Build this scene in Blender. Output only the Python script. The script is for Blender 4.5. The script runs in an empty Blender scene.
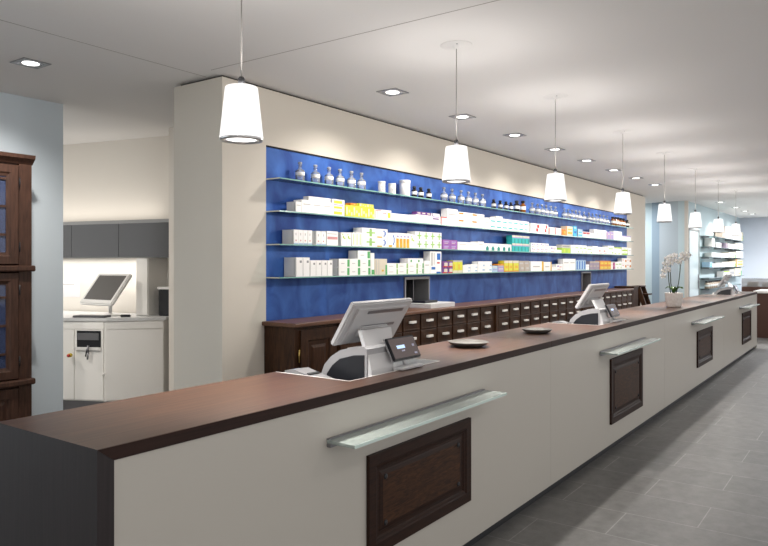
import bpy, bmesh, math, random
from mathutils import Vector, Matrix
random.seed(7)
C = bpy.context.scene.collection
PI = math.pi
EYE = 1.63
CEIL = 3.08
TOP = 1.08          # service counter top
YF = 1.867          # counter front face
YW = 4.07           # blue shelf wall plane

# ------------------------------------------------------------------ materials
MATS = {}
def mat(name, col, rough=0.5, metal=0.0, spec=0.5, coat=0.0, emit=None, es=0.0, alpha=1.0, bump=None):
    if name in MATS: return MATS[name]
    m = bpy.data.materials.new(name); m.use_nodes = True
    b = m.node_tree.nodes['Principled BSDF']
    b.inputs['Base Color'].default_value = (*col, 1)
    b.inputs['Roughness'].default_value = rough
    b.inputs['Metallic'].default_value = metal
    b.inputs['Specular IOR Level'].default_value = spec
    b.inputs['Coat Weight'].default_value = coat
    b.inputs['Coat Roughness'].default_value = 0.15
    b.inputs['Alpha'].default_value = alpha
    if emit:
        b.inputs['Emission Color'].default_value = (*emit, 1)
        b.inputs['Emission Strength'].default_value = es
    if bump:
        nt = m.node_tree; N = nt.nodes
        n = N.new('ShaderNodeTexNoise'); n.inputs['Scale'].default_value = bump[0]; n.inputs['Detail'].default_value = 4
        tc = N.new('ShaderNodeTexCoord'); nt.links.new(tc.outputs['Object'], n.inputs['Vector'])
        bp = N.new('ShaderNodeBump'); bp.inputs['Strength'].default_value = bump[1]; bp.inputs['Distance'].default_value = 0.01
        nt.links.new(n.outputs['Fac'], bp.inputs['Height']); nt.links.new(bp.outputs['Normal'], b.inputs['Normal'])
    MATS[name] = m
    return m

def noise_mat(name, c0, c1, scale, stretch=(1,1,1), rough=0.5, detail=5, lo=0.3, hi=0.7, spec=0.5, coat=0.0, bump=0.0, rough2=None, distort=0.0):
    m = mat(name, c0, rough, spec=spec, coat=coat)
    nt = m.node_tree; N = nt.nodes; L = nt.links
    b = N['Principled BSDF']
    tc = N.new('ShaderNodeTexCoord'); mp = N.new('ShaderNodeMapping'); mp.inputs['Scale'].default_value = stretch
    n = N.new('ShaderNodeTexNoise'); n.inputs['Scale'].default_value = scale; n.inputs['Detail'].default_value = detail
    n.inputs['Distortion'].default_value = distort
    r = N.new('ShaderNodeValToRGB'); r.color_ramp.elements[0].position = lo; r.color_ramp.elements[1].position = hi
    r.color_ramp.elements[0].color = (*c0, 1); r.color_ramp.elements[1].color = (*c1, 1)
    L.new(tc.outputs['Object'], mp.inputs['Vector']); L.new(mp.outputs['Vector'], n.inputs['Vector'])
    L.new(n.outputs['Fac'], r.inputs['Fac']); L.new(r.outputs['Color'], b.inputs['Base Color'])
    if bump:
        bp = N.new('ShaderNodeBump'); bp.inputs['Strength'].default_value = bump; bp.inputs['Distance'].default_value = 0.004
        L.new(n.outputs['Fac'], bp.inputs['Height']); L.new(bp.outputs['Normal'], b.inputs['Normal'])
    return m

def glass_mat(name, tint, refl=0.08, opac=0.15, rough=0.02):
    """thin clear glass: mostly see-through, a little tinted body, a Fresnel gloss"""
    m = bpy.data.materials.new(name); m.use_nodes = True; nt = m.node_tree; N = nt.nodes; L = nt.links
    N.clear()
    out = N.new('ShaderNodeOutputMaterial')
    tr = N.new('ShaderNodeBsdfTransparent'); tr.inputs['Color'].default_value = (*[0.6 + 0.4*c for c in tint], 1)
    df = N.new('ShaderNodeBsdfDiffuse'); df.inputs['Color'].default_value = (*tint, 1)
    gl = N.new('ShaderNodeBsdfGlossy'); gl.inputs['Roughness'].default_value = rough
    fr = N.new('ShaderNodeFresnel'); fr.inputs['IOR'].default_value = 1.5
    mx = N.new('ShaderNodeMixShader'); mx.inputs['Fac'].default_value = opac
    m2 = N.new('ShaderNodeMixShader')
    L.new(tr.outputs[0], mx.inputs[1]); L.new(df.outputs[0], mx.inputs[2])
    L.new(fr.outputs[0], m2.inputs['Fac']); L.new(mx.outputs[0], m2.inputs[1]); L.new(gl.outputs[0], m2.inputs[2])
    L.new(m2.outputs[0], out.inputs['Surface'])
    MATS[name] = m
    return m

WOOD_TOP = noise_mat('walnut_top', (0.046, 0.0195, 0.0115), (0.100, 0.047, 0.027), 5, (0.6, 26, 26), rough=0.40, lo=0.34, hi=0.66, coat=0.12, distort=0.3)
WOOD_END = noise_mat('walnut_end_shaded', (0.013, 0.009, 0.010), (0.026, 0.018, 0.020), 5, (22, 22, 0.7), rough=0.5, lo=0.25, hi=0.75)  # same walnut as the top, the end's shade put into the colour
WOOD_DARK = noise_mat('dark_oak', (0.013, 0.0042, 0.0022), (0.036, 0.0125, 0.0055), 6, (1.5, 18, 14), rough=0.5, lo=0.3, hi=0.75, distort=0.8, bump=0.15, spec=0.25)
WOOD_FIELD = noise_mat('oak_panel_field', (0.020, 0.0075, 0.0035), (0.085, 0.034, 0.013), 5, (2.2, 14, 16), rough=0.5, lo=0.35, hi=0.72, distort=1.6, bump=0.15, spec=0.25)
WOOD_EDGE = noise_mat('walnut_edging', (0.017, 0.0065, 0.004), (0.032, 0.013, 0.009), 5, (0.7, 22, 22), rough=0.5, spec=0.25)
WOOD_CAB = noise_mat('apothecary_oak', (0.022, 0.0085, 0.0035), (0.070, 0.029, 0.0115), 6, (9, 9, 1.6), rough=0.5, spec=0.25, lo=0.3, hi=0.75, distort=0.6)
WOOD_CABTOP = noise_mat('apothecary_oak_top', (0.085, 0.036, 0.019), (0.16, 0.075, 0.042), 5, (0.8, 18, 18), rough=0.35, lo=0.3, hi=0.75)
WOOD_OLD = noise_mat('antique_walnut', (0.034, 0.0155, 0.010), (0.085, 0.040, 0.026), 6, (10, 10, 1.2), rough=0.45, spec=0.3, lo=0.3, hi=0.75, distort=0.5)
WHITE_FRONT = mat('warm_white_laminate', (0.56, 0.535, 0.485), 0.42)
CREAM = mat('cream_paint', (0.68, 0.635, 0.56), 0.75, spec=0.2, bump=(60, 0.05))
CEILW = mat('ceiling_white', (0.81, 0.795, 0.785), 0.85, spec=0.1, bump=(50, 0.04))
BACKWALL = mat('back_room_paint', (0.80, 0.76, 0.70), 0.75, spec=0.2)
BLUEGREY = mat('blue_grey_paint', (0.69, 0.78, 0.85), 0.7, spec=0.2, bump=(60, 0.05))
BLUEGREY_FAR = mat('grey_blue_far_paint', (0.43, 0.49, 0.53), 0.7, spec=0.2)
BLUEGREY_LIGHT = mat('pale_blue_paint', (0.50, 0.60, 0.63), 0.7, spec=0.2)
BLUEGREY_DEEP = mat('deep_blue_grey', (0.27, 0.35, 0.42), 0.6, spec=0.3)
PALE_END = mat('pale_lavender_paint', (0.62, 0.66, 0.73), 0.7, spec=0.2)
GAP = mat('shadow_gap_black', (0.03, 0.028, 0.026), 0.9, spec=0.1)
SEAM = mat('joint_grey', (0.33, 0.30, 0.28), 0.8)
CHROME = mat('brushed_steel', (0.62, 0.62, 0.63), 0.3, metal=1.0)
STEELD = mat('dull_steel', (0.30, 0.30, 0.32), 0.4, metal=1.0)
PLINTH = mat('plinth_black', (0.018, 0.02, 0.025), 0.5)
BLACK = mat('black_plastic', (0.012, 0.013, 0.017), 0.35)
DARKSCREEN = mat('dark_screen', (0.035, 0.032, 0.030), 0.12, spec=0.6)
GREYSCREEN = mat('grey_screen', (0.105, 0.100, 0.095), 0.25)
SILVER = mat('silver_plastic', (0.56, 0.56, 0.57), 0.38)
SILVER_L = mat('light_silver_plastic', (0.36, 0.36, 0.375), 0.4)
WHITEP = mat('white_plastic', (0.80, 0.79, 0.77), 0.35)
PORCELAIN = mat('porcelain', (0.82, 0.80, 0.76), 0.25)
PEWTER = noise_mat('stone_dish_grey', (0.08, 0.075, 0.068), (0.125, 0.118, 0.108), 30, rough=0.35)
BRASS = mat('brass', (0.55, 0.38, 0.12), 0.35, metal=1.0)
PAPER = mat('paper', (0.80, 0.78, 0.80), 0.8)
def opal():
    m = bpy.data.materials.new('lit_opal_glass'); m.use_nodes = True; nt = m.node_tree; N = nt.nodes; N.clear()
    out = N.new('ShaderNodeOutputMaterial'); tr = N.new('ShaderNodeBsdfTransparent'); em = N.new('ShaderNodeEmission'); mx = N.new('ShaderNodeMixShader')
    em.inputs['Color'].default_value = (1.0, 0.985, 0.965, 1); em.inputs['Strength'].default_value = 0.95; mx.inputs['Fac'].default_value = 0.5
    nt.links.new(tr.outputs[0], mx.inputs[1]); nt.links.new(em.outputs[0], mx.inputs[2]); nt.links.new(mx.outputs[0], out.inputs['Surface'])
    return m
SHADE = opal()
DIFFUSER = mat('lit_lamp_lens', (0.9, 0.9, 0.9), 0.4, emit=(1.0, 0.97, 0.93), es=2.2)
GLASS_SHELF = glass_mat('shelf_glass', (0.30, 0.62, 0.60), opac=0.12)
GLASS_EDGE = mat('glass_edge_green', (0.22, 0.44, 0.40), 0.2, alpha=0.85)
GLASS_EDGE_END = mat('glass_edge_pale', (0.62, 0.66, 0.60), 0.25)
LEDGE_TOP = glass_mat('frosted_ledge_glass', (0.60, 0.69, 0.66), opac=0.55, rough=0.2)
LEDGE_EDGE = mat('ledge_glass_edge', (0.70, 0.84, 0.80), 0.15)
CLEARG = glass_mat('clear_bottle_glass', (0.80, 0.86, 0.95), opac=0.26)
STOPPERG = glass_mat('stopper_glass', (0.75, 0.76, 0.76), opac=0.45)
BROWNG = mat('dark_brown_glass', (0.012, 0.008, 0.007), 0.12)
AMBERG = mat('amber_glass', (0.22, 0.075, 0.012), 0.12)
LABELW = mat('label_paper', (0.85, 0.84, 0.82), 0.7)
DARKGLASS = mat('dark_grey_glass', (0.095, 0.10, 0.108), 0.12, spec=0.6)
NAVYGLASS = glass_mat('cabinet_pane', (0.12, 0.16, 0.32), opac=0.35)  # bluish reflection on the panes put into the glass colour
NAVY = mat('navy_lining', (0.13, 0.18, 0.38), 0.7)

def blue_panel():
    m = mat('blue_glaze', (0.06, 0.16, 0.55), 0.5, spec=0.25)
    nt = m.node_tree; N = nt.nodes; L = nt.links; b = N['Principled BSDF']
    tc = N.new('ShaderNodeTexCoord'); mp = N.new('ShaderNodeMapping'); mp.inputs['Scale'].default_value = (1.4, 1, 1.0)
    n = N.new('ShaderNodeTexNoise'); n.inputs['Scale'].default_value = 3.2; n.inputs['Detail'].default_value = 6; n.inputs['Distortion'].default_value = 0.7
    r = N.new('ShaderNodeValToRGB')
    e = r.color_ramp.elements; e[0].position = 0.32; e[0].color = (0.018, 0.062, 0.28, 1); e[1].position = 0.72; e[1].color = (0.062, 0.175, 0.54, 1)
    L.new(tc.outputs['Object'], mp.inputs['Vector']); L.new(mp.outputs['Vector'], n.inputs['Vector'])
    L.new(n.outputs['Fac'], r.inputs['Fac']); L.new(r.outputs['Color'], b.inputs['Base Color'])
    return m
BLUE = blue_panel()

def floor_mat():
    m = mat('slate_tiles', (0.2, 0.2, 0.2), 0.42)
    nt = m.node_tree; N = nt.nodes; L = nt.links; b = N['Principled BSDF']
    tc = N.new('ShaderNodeTexCoord'); mp = N.new('ShaderNodeMapping')
    mp.inputs['Rotation'].default_value = (0, 0, PI/2); mp.inputs['Location'].default_value = (0.04, 0.15, 0)
    br = N.new('ShaderNodeTexBrick'); br.inputs['Scale'].default_value = 1.0
    br.inputs['Brick Width'].default_value = 0.86; br.inputs['Row Height'].default_value = 0.43; br.inputs['Mortar Size'].default_value = 0.004
    br.inputs['Mortar Smooth'].default_value = 0.3
    br.inputs['Color1'].default_value = (0.125, 0.124, 0.122, 1); br.inputs['Color2'].default_value = (0.148, 0.146, 0.143, 1)
    br.inputs['Mortar'].default_value = (0.25, 0.247, 0.24, 1)
    n = N.new('ShaderNodeTexNoise'); n.inputs['Scale'].default_value = 9; n.inputs['Detail'].default_value = 8; n.inputs['Roughness'].default_value = 0.7
    r = N.new('ShaderNodeValToRGB'); r.color_ramp.elements[0].position = 0.25; r.color_ramp.elements[1].position = 0.75
    r.color_ramp.elements[0].color = (0.62, 0.62, 0.63, 1); r.color_ramp.elements[1].color = (1.22, 1.22, 1.2, 1)
    mu = N.new('ShaderNodeMix'); mu.data_type = 'RGBA'; mu.blend_type = 'MULTIPLY'; mu.inputs['Factor'].default_value = 1.0
    L.new(tc.outputs['Object'], mp.inputs['Vector']); L.new(mp.outputs['Vector'], br.inputs['Vector'])
    L.new(tc.outputs['Object'], n.inputs['Vector']); L.new(n.outputs['Fac'], r.inputs['Fac'])
    L.new(br.outputs['Color'], mu.inputs['A']); L.new(r.outputs['Color'], mu.inputs['B'])
    L.new(mu.outputs['Result'], b.inputs['Base Color'])
    bp = N.new('ShaderNodeBump'); bp.inputs['Strength'].default_value = 0.12; bp.inputs['Distance'].default_value = 0.004
    L.new(n.outputs['Fac'], bp.inputs['Height']); L.new(bp.outputs['Normal'], b.inputs['Normal'])
    return m
FLOORM = floor_mat()

# ------------------------------------------------------------------ mesh helpers
class MB:
    """collects shapes; build() links them as ONE mesh object"""
    def __init__(s): s.v = []; s.f = []; s.fm = []; s.mats = []; s.sm = []
    def mi(s, m):
        if m not in s.mats: s.mats.append(m)
        return s.mats.index(m)
    def add(s, vs, fs, m, smooth=False):
        o = len(s.v); s.v += [tuple(p) for p in vs]
        k = s.mi(m)
        for f in fs: s.f.append([o+i for i in f]); s.fm.append(k); s.sm.append(smooth)
    def box(s, x0, x1, y0, y1, z0, z1, m, bev=0.0, seg=2):
        x0, x1 = sorted((x0, x1)); y0, y1 = sorted((y0, y1)); z0, z1 = sorted((z0, z1))
        if bev:
            bm = bmesh.new(); bmesh.ops.create_cube(bm, size=1)
            for v in bm.verts: v.co = Vector((x0+(v.co.x+.5)*(x1-x0), y0+(v.co.y+.5)*(y1-y0), z0+(v.co.z+.5)*(z1-z0)))
            bmesh.ops.bevel(bm, geom=bm.edges[:], offset=bev, segments=seg, affect='EDGES', profile=0.5)
            s.bm(bm, m); return
        v = [(x0,y0,z0),(x1,y0,z0),(x1,y1,z0),(x0,y1,z0),(x0,y0,z1),(x1,y0,z1),(x1,y1,z1),(x0,y1,z1)]
        s.add(v, [(0,3,2,1),(4,5,6,7),(0,1,5,4),(1,2,6,5),(2,3,7,6),(3,0,4,7)], m)
    def bm(s, bm, m, M=None, smooth=False):
        bm.verts.index_update()
        s.add([(M @ v.co if M else v.co) for v in bm.verts], [[v.index for v in f.verts] for f in bm.faces], m, smooth)
        bm.free()
    def prism(s, poly, axis, a, b, m):
        """poly: 2D points; axis 'y' -> (x,z) extruded in y; 'x' -> (y,z); 'z' -> (x,y)"""
        n = len(poly)
        P = {'y': lambda p, t: (p[0], t, p[1]), 'x': lambda p, t: (t, p[0], p[1]), 'z': lambda p, t: (p[0], p[1], t)}[axis]
        vs = [P(p, a) for p in poly] + [P(p, b) for p in poly]
        fs = [list(range(n))[::-1], list(range(n, 2*n))] + [(i, (i+1) % n, n+(i+1) % n, n+i) for i in range(n)]
        o = len(s.f); s.add(vs, fs, m)
        s._fix = True
    def lathe(s, prof, m, c=(0,0,0), seg=24, smooth=True, cap=True):
        """prof: (r, z) pairs from bottom to top"""
        vs = []; fs = []
        for r, z in prof:
            for k in range(seg):
                a = 2*PI*k/seg; vs.append((c[0]+r*math.cos(a), c[1]+r*math.sin(a), c[2]+z))
        for i in range(len(prof)-1):
            for k in range(seg):
                k2 = (k+1) % seg
                fs.append((i*seg+k, i*seg+k2, (i+1)*seg+k2, (i+1)*seg+k))
        s.add(vs, fs, m, smooth); o = len(s.v)-len(vs)
        for f in (tuple(range(seg))[::-1], tuple((len(prof)-1)*seg+k for k in range(seg))) if cap else (): s.f.append([o+i for i in f]); s.fm.append(s.mi(m)); s.sm.append(False)
    def tube(s, pts, r, m, seg=8):
        pts = [Vector(p) for p in pts]; rs = r if isinstance(r, (list, tuple)) else [r]*len(pts)
        vs = []; fs = []; n = len(pts)
        for i, p in enumerate(pts):
            d = (pts[min(i+1, n-1)] - pts[max(i-1, 0)]).normalized()
            u = d.orthogonal().normalized() if i == 0 else (u - d*u.dot(d)).normalized()
            w = d.cross(u)
            for k in range(seg):
                a = 2*PI*k/seg; vs.append(p + (u*math.cos(a) + w*math.sin(a))*rs[i])
        for i in range(n-1):
            for k in range(seg):
                k2 = (k+1) % seg; fs.append((i*seg+k, i*seg+k2, (i+1)*seg+k2, (i+1)*seg+k))
        fs.append(tuple(range(seg))[::-1]); fs.append(tuple((n-1)*seg+k for k in range(seg)))
        s.add(vs, fs, m, True)
    def obox(s, c, ux, uy, uz, hx, hy, hz, m, bev=0.0):
        """oriented box: centre, three unit axes, half sizes"""
        c = Vector(c); M = Matrix.Translation(c) @ Matrix((ux, uy, uz)).transposed().to_4x4()
        bm = bmesh.new(); bmesh.ops.create_cube(bm, size=1)
        for v in bm.verts: v.co = Vector((v.co.x*2*hx, v.co.y*2*hy, v.co.z*2*hz))
        if bev: bmesh.ops.bevel(bm, geom=bm.edges[:], offset=bev, segments=2, affect='EDGES')
        s.bm(bm, m, M)
    def frame(s, x0, x1, z0, z1, y, prof, m, fill=None, cap=True):
        """mitred moulding on a plane of constant y facing -y; prof: (inset, proud) pairs"""
        loops = []
        for ins, pr in prof:
            a, b, c, d = x0+ins, x1-ins, z0+ins, z1-ins
            loops.append([(a, y-pr, c), (b, y-pr, c), (b, y-pr, d), (a, y-pr, d)])
        vs = [p for l in loops for p in l]; fs = []
        for i in range(len(loops)-1):
            for k in range(4):
                k2 = (k+1) % 4; fs.append((i*4+k, i*4+k2, (i+1)*4+k2, (i+1)*4+k))
        s.add(vs, fs, m)
        if fill: s.add(loops[-1], [(0,1,2,3)], fill)
    def build(s, name, parent=None, shade=False):
        me = bpy.data.meshes.new(name)
        org = Vector((0,0,0))
        me.from_pydata(s.v, [], s.f); 
        for m in s.mats: me.materials.append(m)
        me.polygons.foreach_set('material_index', s.fm)
        me.polygons.foreach_set('use_smooth', s.sm)
        bm = bmesh.new(); bm.from_mesh(me); bmesh.ops.recalc_face_normals(bm, faces=bm.faces[:]); bm.to_mesh(me); bm.free()
        me.update()
        o = bpy.data.objects.new(name, me); C.objects.link(o)
        if parent:
            o.parent = parent
        return o

def tag(o, label=None, cat=None, group=None, kind=None):
    if label: o['label'] = label
    if cat: o['category'] = cat
    if group: o['group'] = group
    if kind: o['kind'] = kind
    return o
def thing(name, label, cat, loc=(0,0,0), rz=0.0, group=None):
    o = bpy.data.objects.new(name, None); C.objects.link(o); o.empty_display_size = 0.05
    o.location = loc; o.rotation_euler = (0, 0, rz)
    return tag(o, label, cat, group)
def dup(root, loc, label, rz=None):
    r = root.copy(); C.objects.link(r); r.location = loc; r['label'] = label
    if rz is not None: r.rotation_euler = (0, 0, rz)
    for ch in list(root.children):
        c = ch.copy(); C.objects.link(c); c.parent = r
        for g in ch.children:
            d = g.copy(); C.objects.link(d); d.parent = c
    return r
def struct(name, mb, label=None):
    o = mb.build(name); o['kind'] = 'structure'
    if label: o['label'] = label
    return o
ORD = ['first','second','third','fourth','fifth','sixth','seventh','eighth','ninth','tenth','eleventh','twelfth','thirteenth']

# ------------------------------------------------------------------ the room
X0, X1, Yn, Yb = -2.5, 25.6, -3.0, 10.5
m = MB(); m.box(X0, X1, Yn, Yb, -0.12, 0, FLOORM); struct('floor', m)
m = MB(); m.box(X0, X1, Yn, 6.04, CEIL, CEIL+0.3, CEILW); m.box(X0, X1, 6.04, Yb, CEIL+0.05, CEIL+0.3, CEILW)
struct('ceiling', m)
# joints in the ceiling boards
m = MB(); m.box(X0, 3.57, 4.25, 4.256, CEIL-0.001, CEIL+0.01, SEAM); struct('trim_1', m)
m = MB(); m.box(3.46, 3.466, Yn, 4.07, CEIL-0.001, CEIL+0.01, SEAM); struct('trim_2', m)
# shelf wall block with a shadow gap under the ceiling; the blue panel and its two hatches
WX0, WX1 = 3.57, 15.40
PX0, PX1, PZ0, PZ1 = 4.035, 14.06, 1.155, 2.583
hatch = [(6.06, 6.56), (11.43, 11.90)]
HZ = 1.482
m = MB()
m.box(WX0, PX0, YW, 4.65, 0, CEIL-0.024, CREAM)
m.box(PX1, WX1, YW, 4.65, 0, CEIL-0.024, CREAM)
m.box(PX0, PX1, YW, 4.65, PZ1, CEIL-0.024, CREAM)
m.box(PX0, PX1, YW, 4.65, 0, 1.10, CREAM)
m.box(PX0, PX1, 4.60, 4.65, 1.10, PZ1, CREAM)
struct('wall_shelf', m)
m = MB(); m.box(WX0+0.04, WX1-0.04, YW+0.04, 4.61, CEIL-0.024, CEIL, GAP); struct('trim_3', m)
m = MB()
xs = [PX0, hatch[0][0], hatch[0][1], hatch[1][0], hatch[1][1], PX1]
for i in range(0, 6, 2): m.box(xs[i], xs[i+1], YW+0.004, 4.60, 1.10, PZ1, BLUE)
for h in hatch: m.box(h[0], h[1], YW+0.004, 4.60, HZ, PZ1, BLUE)
struct('wall_blue', m)
m = MB(); m.box(PX0, PX1, YW-0.004, YW+0.004, PZ1, PZ1+0.012, GAP); struct('trim_4', m)
# blue grey wall at the near left, its end, and the room beyond
m = MB(); m.box(X0, 3.42, 6.04, 6.30, 0, CEIL-0.001, BLUEGREY); struct('wall_left', m)
m = MB(); m.box(X0-0.2, X0, 2.0, Yb, 0, CEIL, CREAM); struct('wall_unseen', m)  # unseen wall, added to keep ambient light off the wall block's side
A = Vector((4.66, 8.92)); B = Vector((5.16, 6.70)); D = (B-A).normalized(); Nn = Vector((-D.y, D.x))
if Nn.x < 0: Nn = -Nn
P = [A - D*1.6, B + D*1.9, B + D*1.9 + Nn*0.2, A - D*1.6 + Nn*0.2]
m = MB(); m.prism([(p.x, p.y) for p in P], 'z', 0, CEIL+0.05, BACKWALL); struct('wall_back', m)
# far end of the room
m = MB(); m.box(17.2, 24.9, 3.6, 3.8, 0, CEIL, BLUEGREY_LIGHT); struct('wall_far_side', m)
m = MB(); m.box(17.2, 17.4, 3.8, 4.22, 0, CEIL, BLUEGREY_FAR); struct('wall_return', m)
m = MB(); m.box(17.19, 17.26, 3.585, 3.66, 0, CEIL, mat('corner_trim_beige', (0.60, 0.56, 0.50), 0.6)); struct('trim_5', m)
m = MB(); m.box(17.3, 17.5, 4.22, 4.42, 0, CEIL, BLUEGREY_DEEP); struct('trim_6', m)  # darker blue strip between the return wall and the passage wall
m = MB(); m.box(17.42, 17.6, 4.42, 9.0, 0, CEIL, BLUEGREY_LIGHT); struct('wall_passage', m)
m = MB(); m.box(24.85, 25.05, Yn, 3.6, 0, CEIL, PALE_END); struct('wall_end', m)
# glazed door in the far side wall
d1 = thing('door_1', None, None, (0,0,0)); d1['kind'] = 'structure'
m = MB()
for x0, x1 in ((17.27, 17.33), (18.39, 18.45)): m.box(x0, x1, 3.575, 3.60, 0, 2.45, mat('door_frame_grey', (0.16, 0.17, 0.17), 0.5))
m.box(17.27, 18.45, 3.575, 3.60, 2.40, 2.45, mat('door_frame_grey', (0.16, 0.17, 0.17), 0.5)); m.build('door_frame', d1)
m = MB(); m.box(17.335, 18.385, 3.584, 3.598, 0.02, 2.395, mat('pale_door_glass', (0.52, 0.62, 0.64), 0.2)); m.build('door_pane', d1)
m = MB(); m.box(18.30, 18.35, 3.565, 3.584, 1.0, 1.35, STEELD, 0.004); m.box(18.22, 18.34, 3.54, 3.565, 1.16, 1.19, STEELD, 0.004); m.build('door_handle', d1)

# ------------------------------------------------------------------ service counter
CX0, CX1 = 1.161, 14.90
CB = 2.475
cnt = thing('service_counter', 'long white pharmacy sales counter with walnut top running the length of the room', 'counter', (CX0, YF, 0))
OFF = (CX0, YF, 0)
def rel(o, base): o.location = Vector(o.location) - Vector(base); return o
stations = [0.0, 3.53, 10.55]
cut = [(2.516+s, 3.33+s) for s in stations]
YC = 1.992
joints = [CX0, 4.64, 7.84, 11.4, CX1]
for i in range(4):
    a, b = joints[i] + (0.0015 if i else 0), joints[i+1] - (0.0015 if i < 3 else 0)
    m = MB()
    tz = TOP - 0.043
    if i == 0: front = [(a, TOP), (b, TOP), (b, tz), (a+0.056, tz)]
    else: front = [(a, TOP), (b, TOP), (b, tz), (a, tz)]
    m.prism(front, 'y', YF, YC, WOOD_TOP)
    cs = sorted(c for c in cut if c[0] < b and c[1] > a)
    edges = [a] + [max(a, min(b, q)) for c in cs for q in c] + [b]
    for k in range(0, len(edges), 2):
        e0, e1 = edges[k], edges[k+1]
        if e1 - e0 < 0.01: continue
        poly = [(e0, TOP), (e1, TOP), (e1, tz), (e0 + (0.056 if (i == 0 and k == 0) else 0), tz)]
        m.prism(poly, 'y', YC, CB, WOOD_TOP)
    rel(m.build('countertop', cnt), OFF)
m = MB()
for j in joints[1:-1]: m.box(j-0.0015, j+0.0015, YF+0.001, CB-0.001, TOP-0.04, TOP-0.0005, mat('joint_filler', (0.42, 0.33, 0.27), 0.5))
rel(m.build('joint_filler', cnt), OFF)
for i in range(4):
    a, e = joints[i] + (0.0015 if i else 0), joints[i+1] - (0.0015 if i < 3 else 0)
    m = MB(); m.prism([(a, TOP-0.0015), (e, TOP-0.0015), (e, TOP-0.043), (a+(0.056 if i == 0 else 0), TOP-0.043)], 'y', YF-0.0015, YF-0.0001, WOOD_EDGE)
    rel(m.build('edge_band', cnt), OFF)
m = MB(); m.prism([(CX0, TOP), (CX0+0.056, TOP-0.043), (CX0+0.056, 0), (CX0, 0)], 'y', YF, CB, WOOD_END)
rel(m.build('end_panel', cnt), OFF)
m = MB(); m.box(CX1-0.05, CX1, YF+0.004, CB, 0.0, TOP-0.044, WHITE_FRONT); rel(m.build('end_panel', cnt), OFF)
for i in range(4):
    a, b = joints[i] + (0.057 if i == 0 else 0.001), joints[i+1] - (0.052 if i == 3 else 0.001)
    m = MB(); m.box(a, b, YF+0.004, YF+0.024, 0.062, TOP-0.044, WHITE_FRONT); rel(m.build('front_panel', cnt), OFF)
m = MB(); m.box(CX0+0.06, CX1-0.06, YF+0.035, CB-0.05, 0.0, 0.062, PLINTH); rel(m.build('plinth', cnt), OFF)
m = MB(); m.box(CX0+0.06, CX1-0.06, YF+0.026, CB-0.02, 0.063, 0.94, WOOD_DARK); rel(m.build('carcass', cnt), OFF)
# sunken trays for the tills
for x0, x1 in cut:
    m = MB()
    m.box(x0, x1, YC, CB-0.005, 0.985, 1.0, mat('till_grey', (0.22, 0.22, 0.23), 0.45))
    for q in ((x0, x0+0.006, YC, CB-0.005), (x1-0.006, x1, YC, CB-0.005), (x0, x1, YC, YC+0.006)):
        m.box(q[0], q[1], q[2], q[3], 1.0, TOP+0.0015, WHITEP)
    rel(m.build('till_tray', cnt), OFF)
# wooden panels and glass ledges on the front
bolt = MB(); bolt.lathe([(0.0, -0.001), (0.013, -0.001), (0.013, 0.003), (0.008, 0.007), (0.004, 0.0075), (0.0, 0.0075)], PLINTH, seg=14)
bo = bolt.build('bolt'); BOLT = bo.data; bpy.data.objects.remove(bo)
for i in range(4):
    x0, x1, z0, z1 = [(2.482, 3.436, 0.298, 0.762), (5.955, 6.93, 0.24, 0.803), (9.47, 10.45, 0.293, 0.755), (13.08, 14.05, 0.24, 0.775)][i]
    y = YF+0.004
    m = MB()
    m.frame(x0, x1, z0, z1, y, [(0, 0), (0, 0.018), (0.052, 0.018), (0.058, 0.012), (0.070, 0.010), (0.076, 0.004), (0.092, 0.004), (0.098, 0.007)], WOOD_DARK)
    p = rel(m.build('inset_panel', cnt), OFF)
    m = MB(); m.frame(x0, x1, z0, z1, y, [(0.098, 0.001), (0.098, 0.007), (0.116, 0.010)], WOOD_DARK, fill=WOOD_FIELD)
    o = m.build('panel_field', p)
    for bx in (x0+0.135, x1-0.135):
        for bz in (z0+0.125, z1-0.125):
            o = bpy.data.objects.new('bolt', BOLT); C.objects.link(o)
            o.parent = p; o.rotation_euler = (PI/2, 0, 0); o.location = (bx, y-0.010, bz)
    l0, l1 = [(2.205, 3.61), (5.69, 7.05), (9.16, 10.52), (12.80, 14.08)][i]
    m = MB(); m.box(l0, l1, YF-0.145, YF+0.003, 0.876, 0.891, LEDGE_TOP, 0.002, 1)
    g = rel(m.build('glass_ledge', cnt), OFF)
    m = MB(); m.box(l0, l1, YF-0.149, YF-0.1455, 0.8765, 0.8905, LEDGE_EDGE); m.build('polished_edge', g)
    m = MB(); m.box(l0, l1, YF-0.02, YF+0.0035, 0.8605, 0.8755, STEELD, 0.002, 1)
    m.box(l0, l1, YF-0.01, YF+0.0035, 0.8915, 0.897, STEELD); m.build('wall_rail', g)

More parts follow.
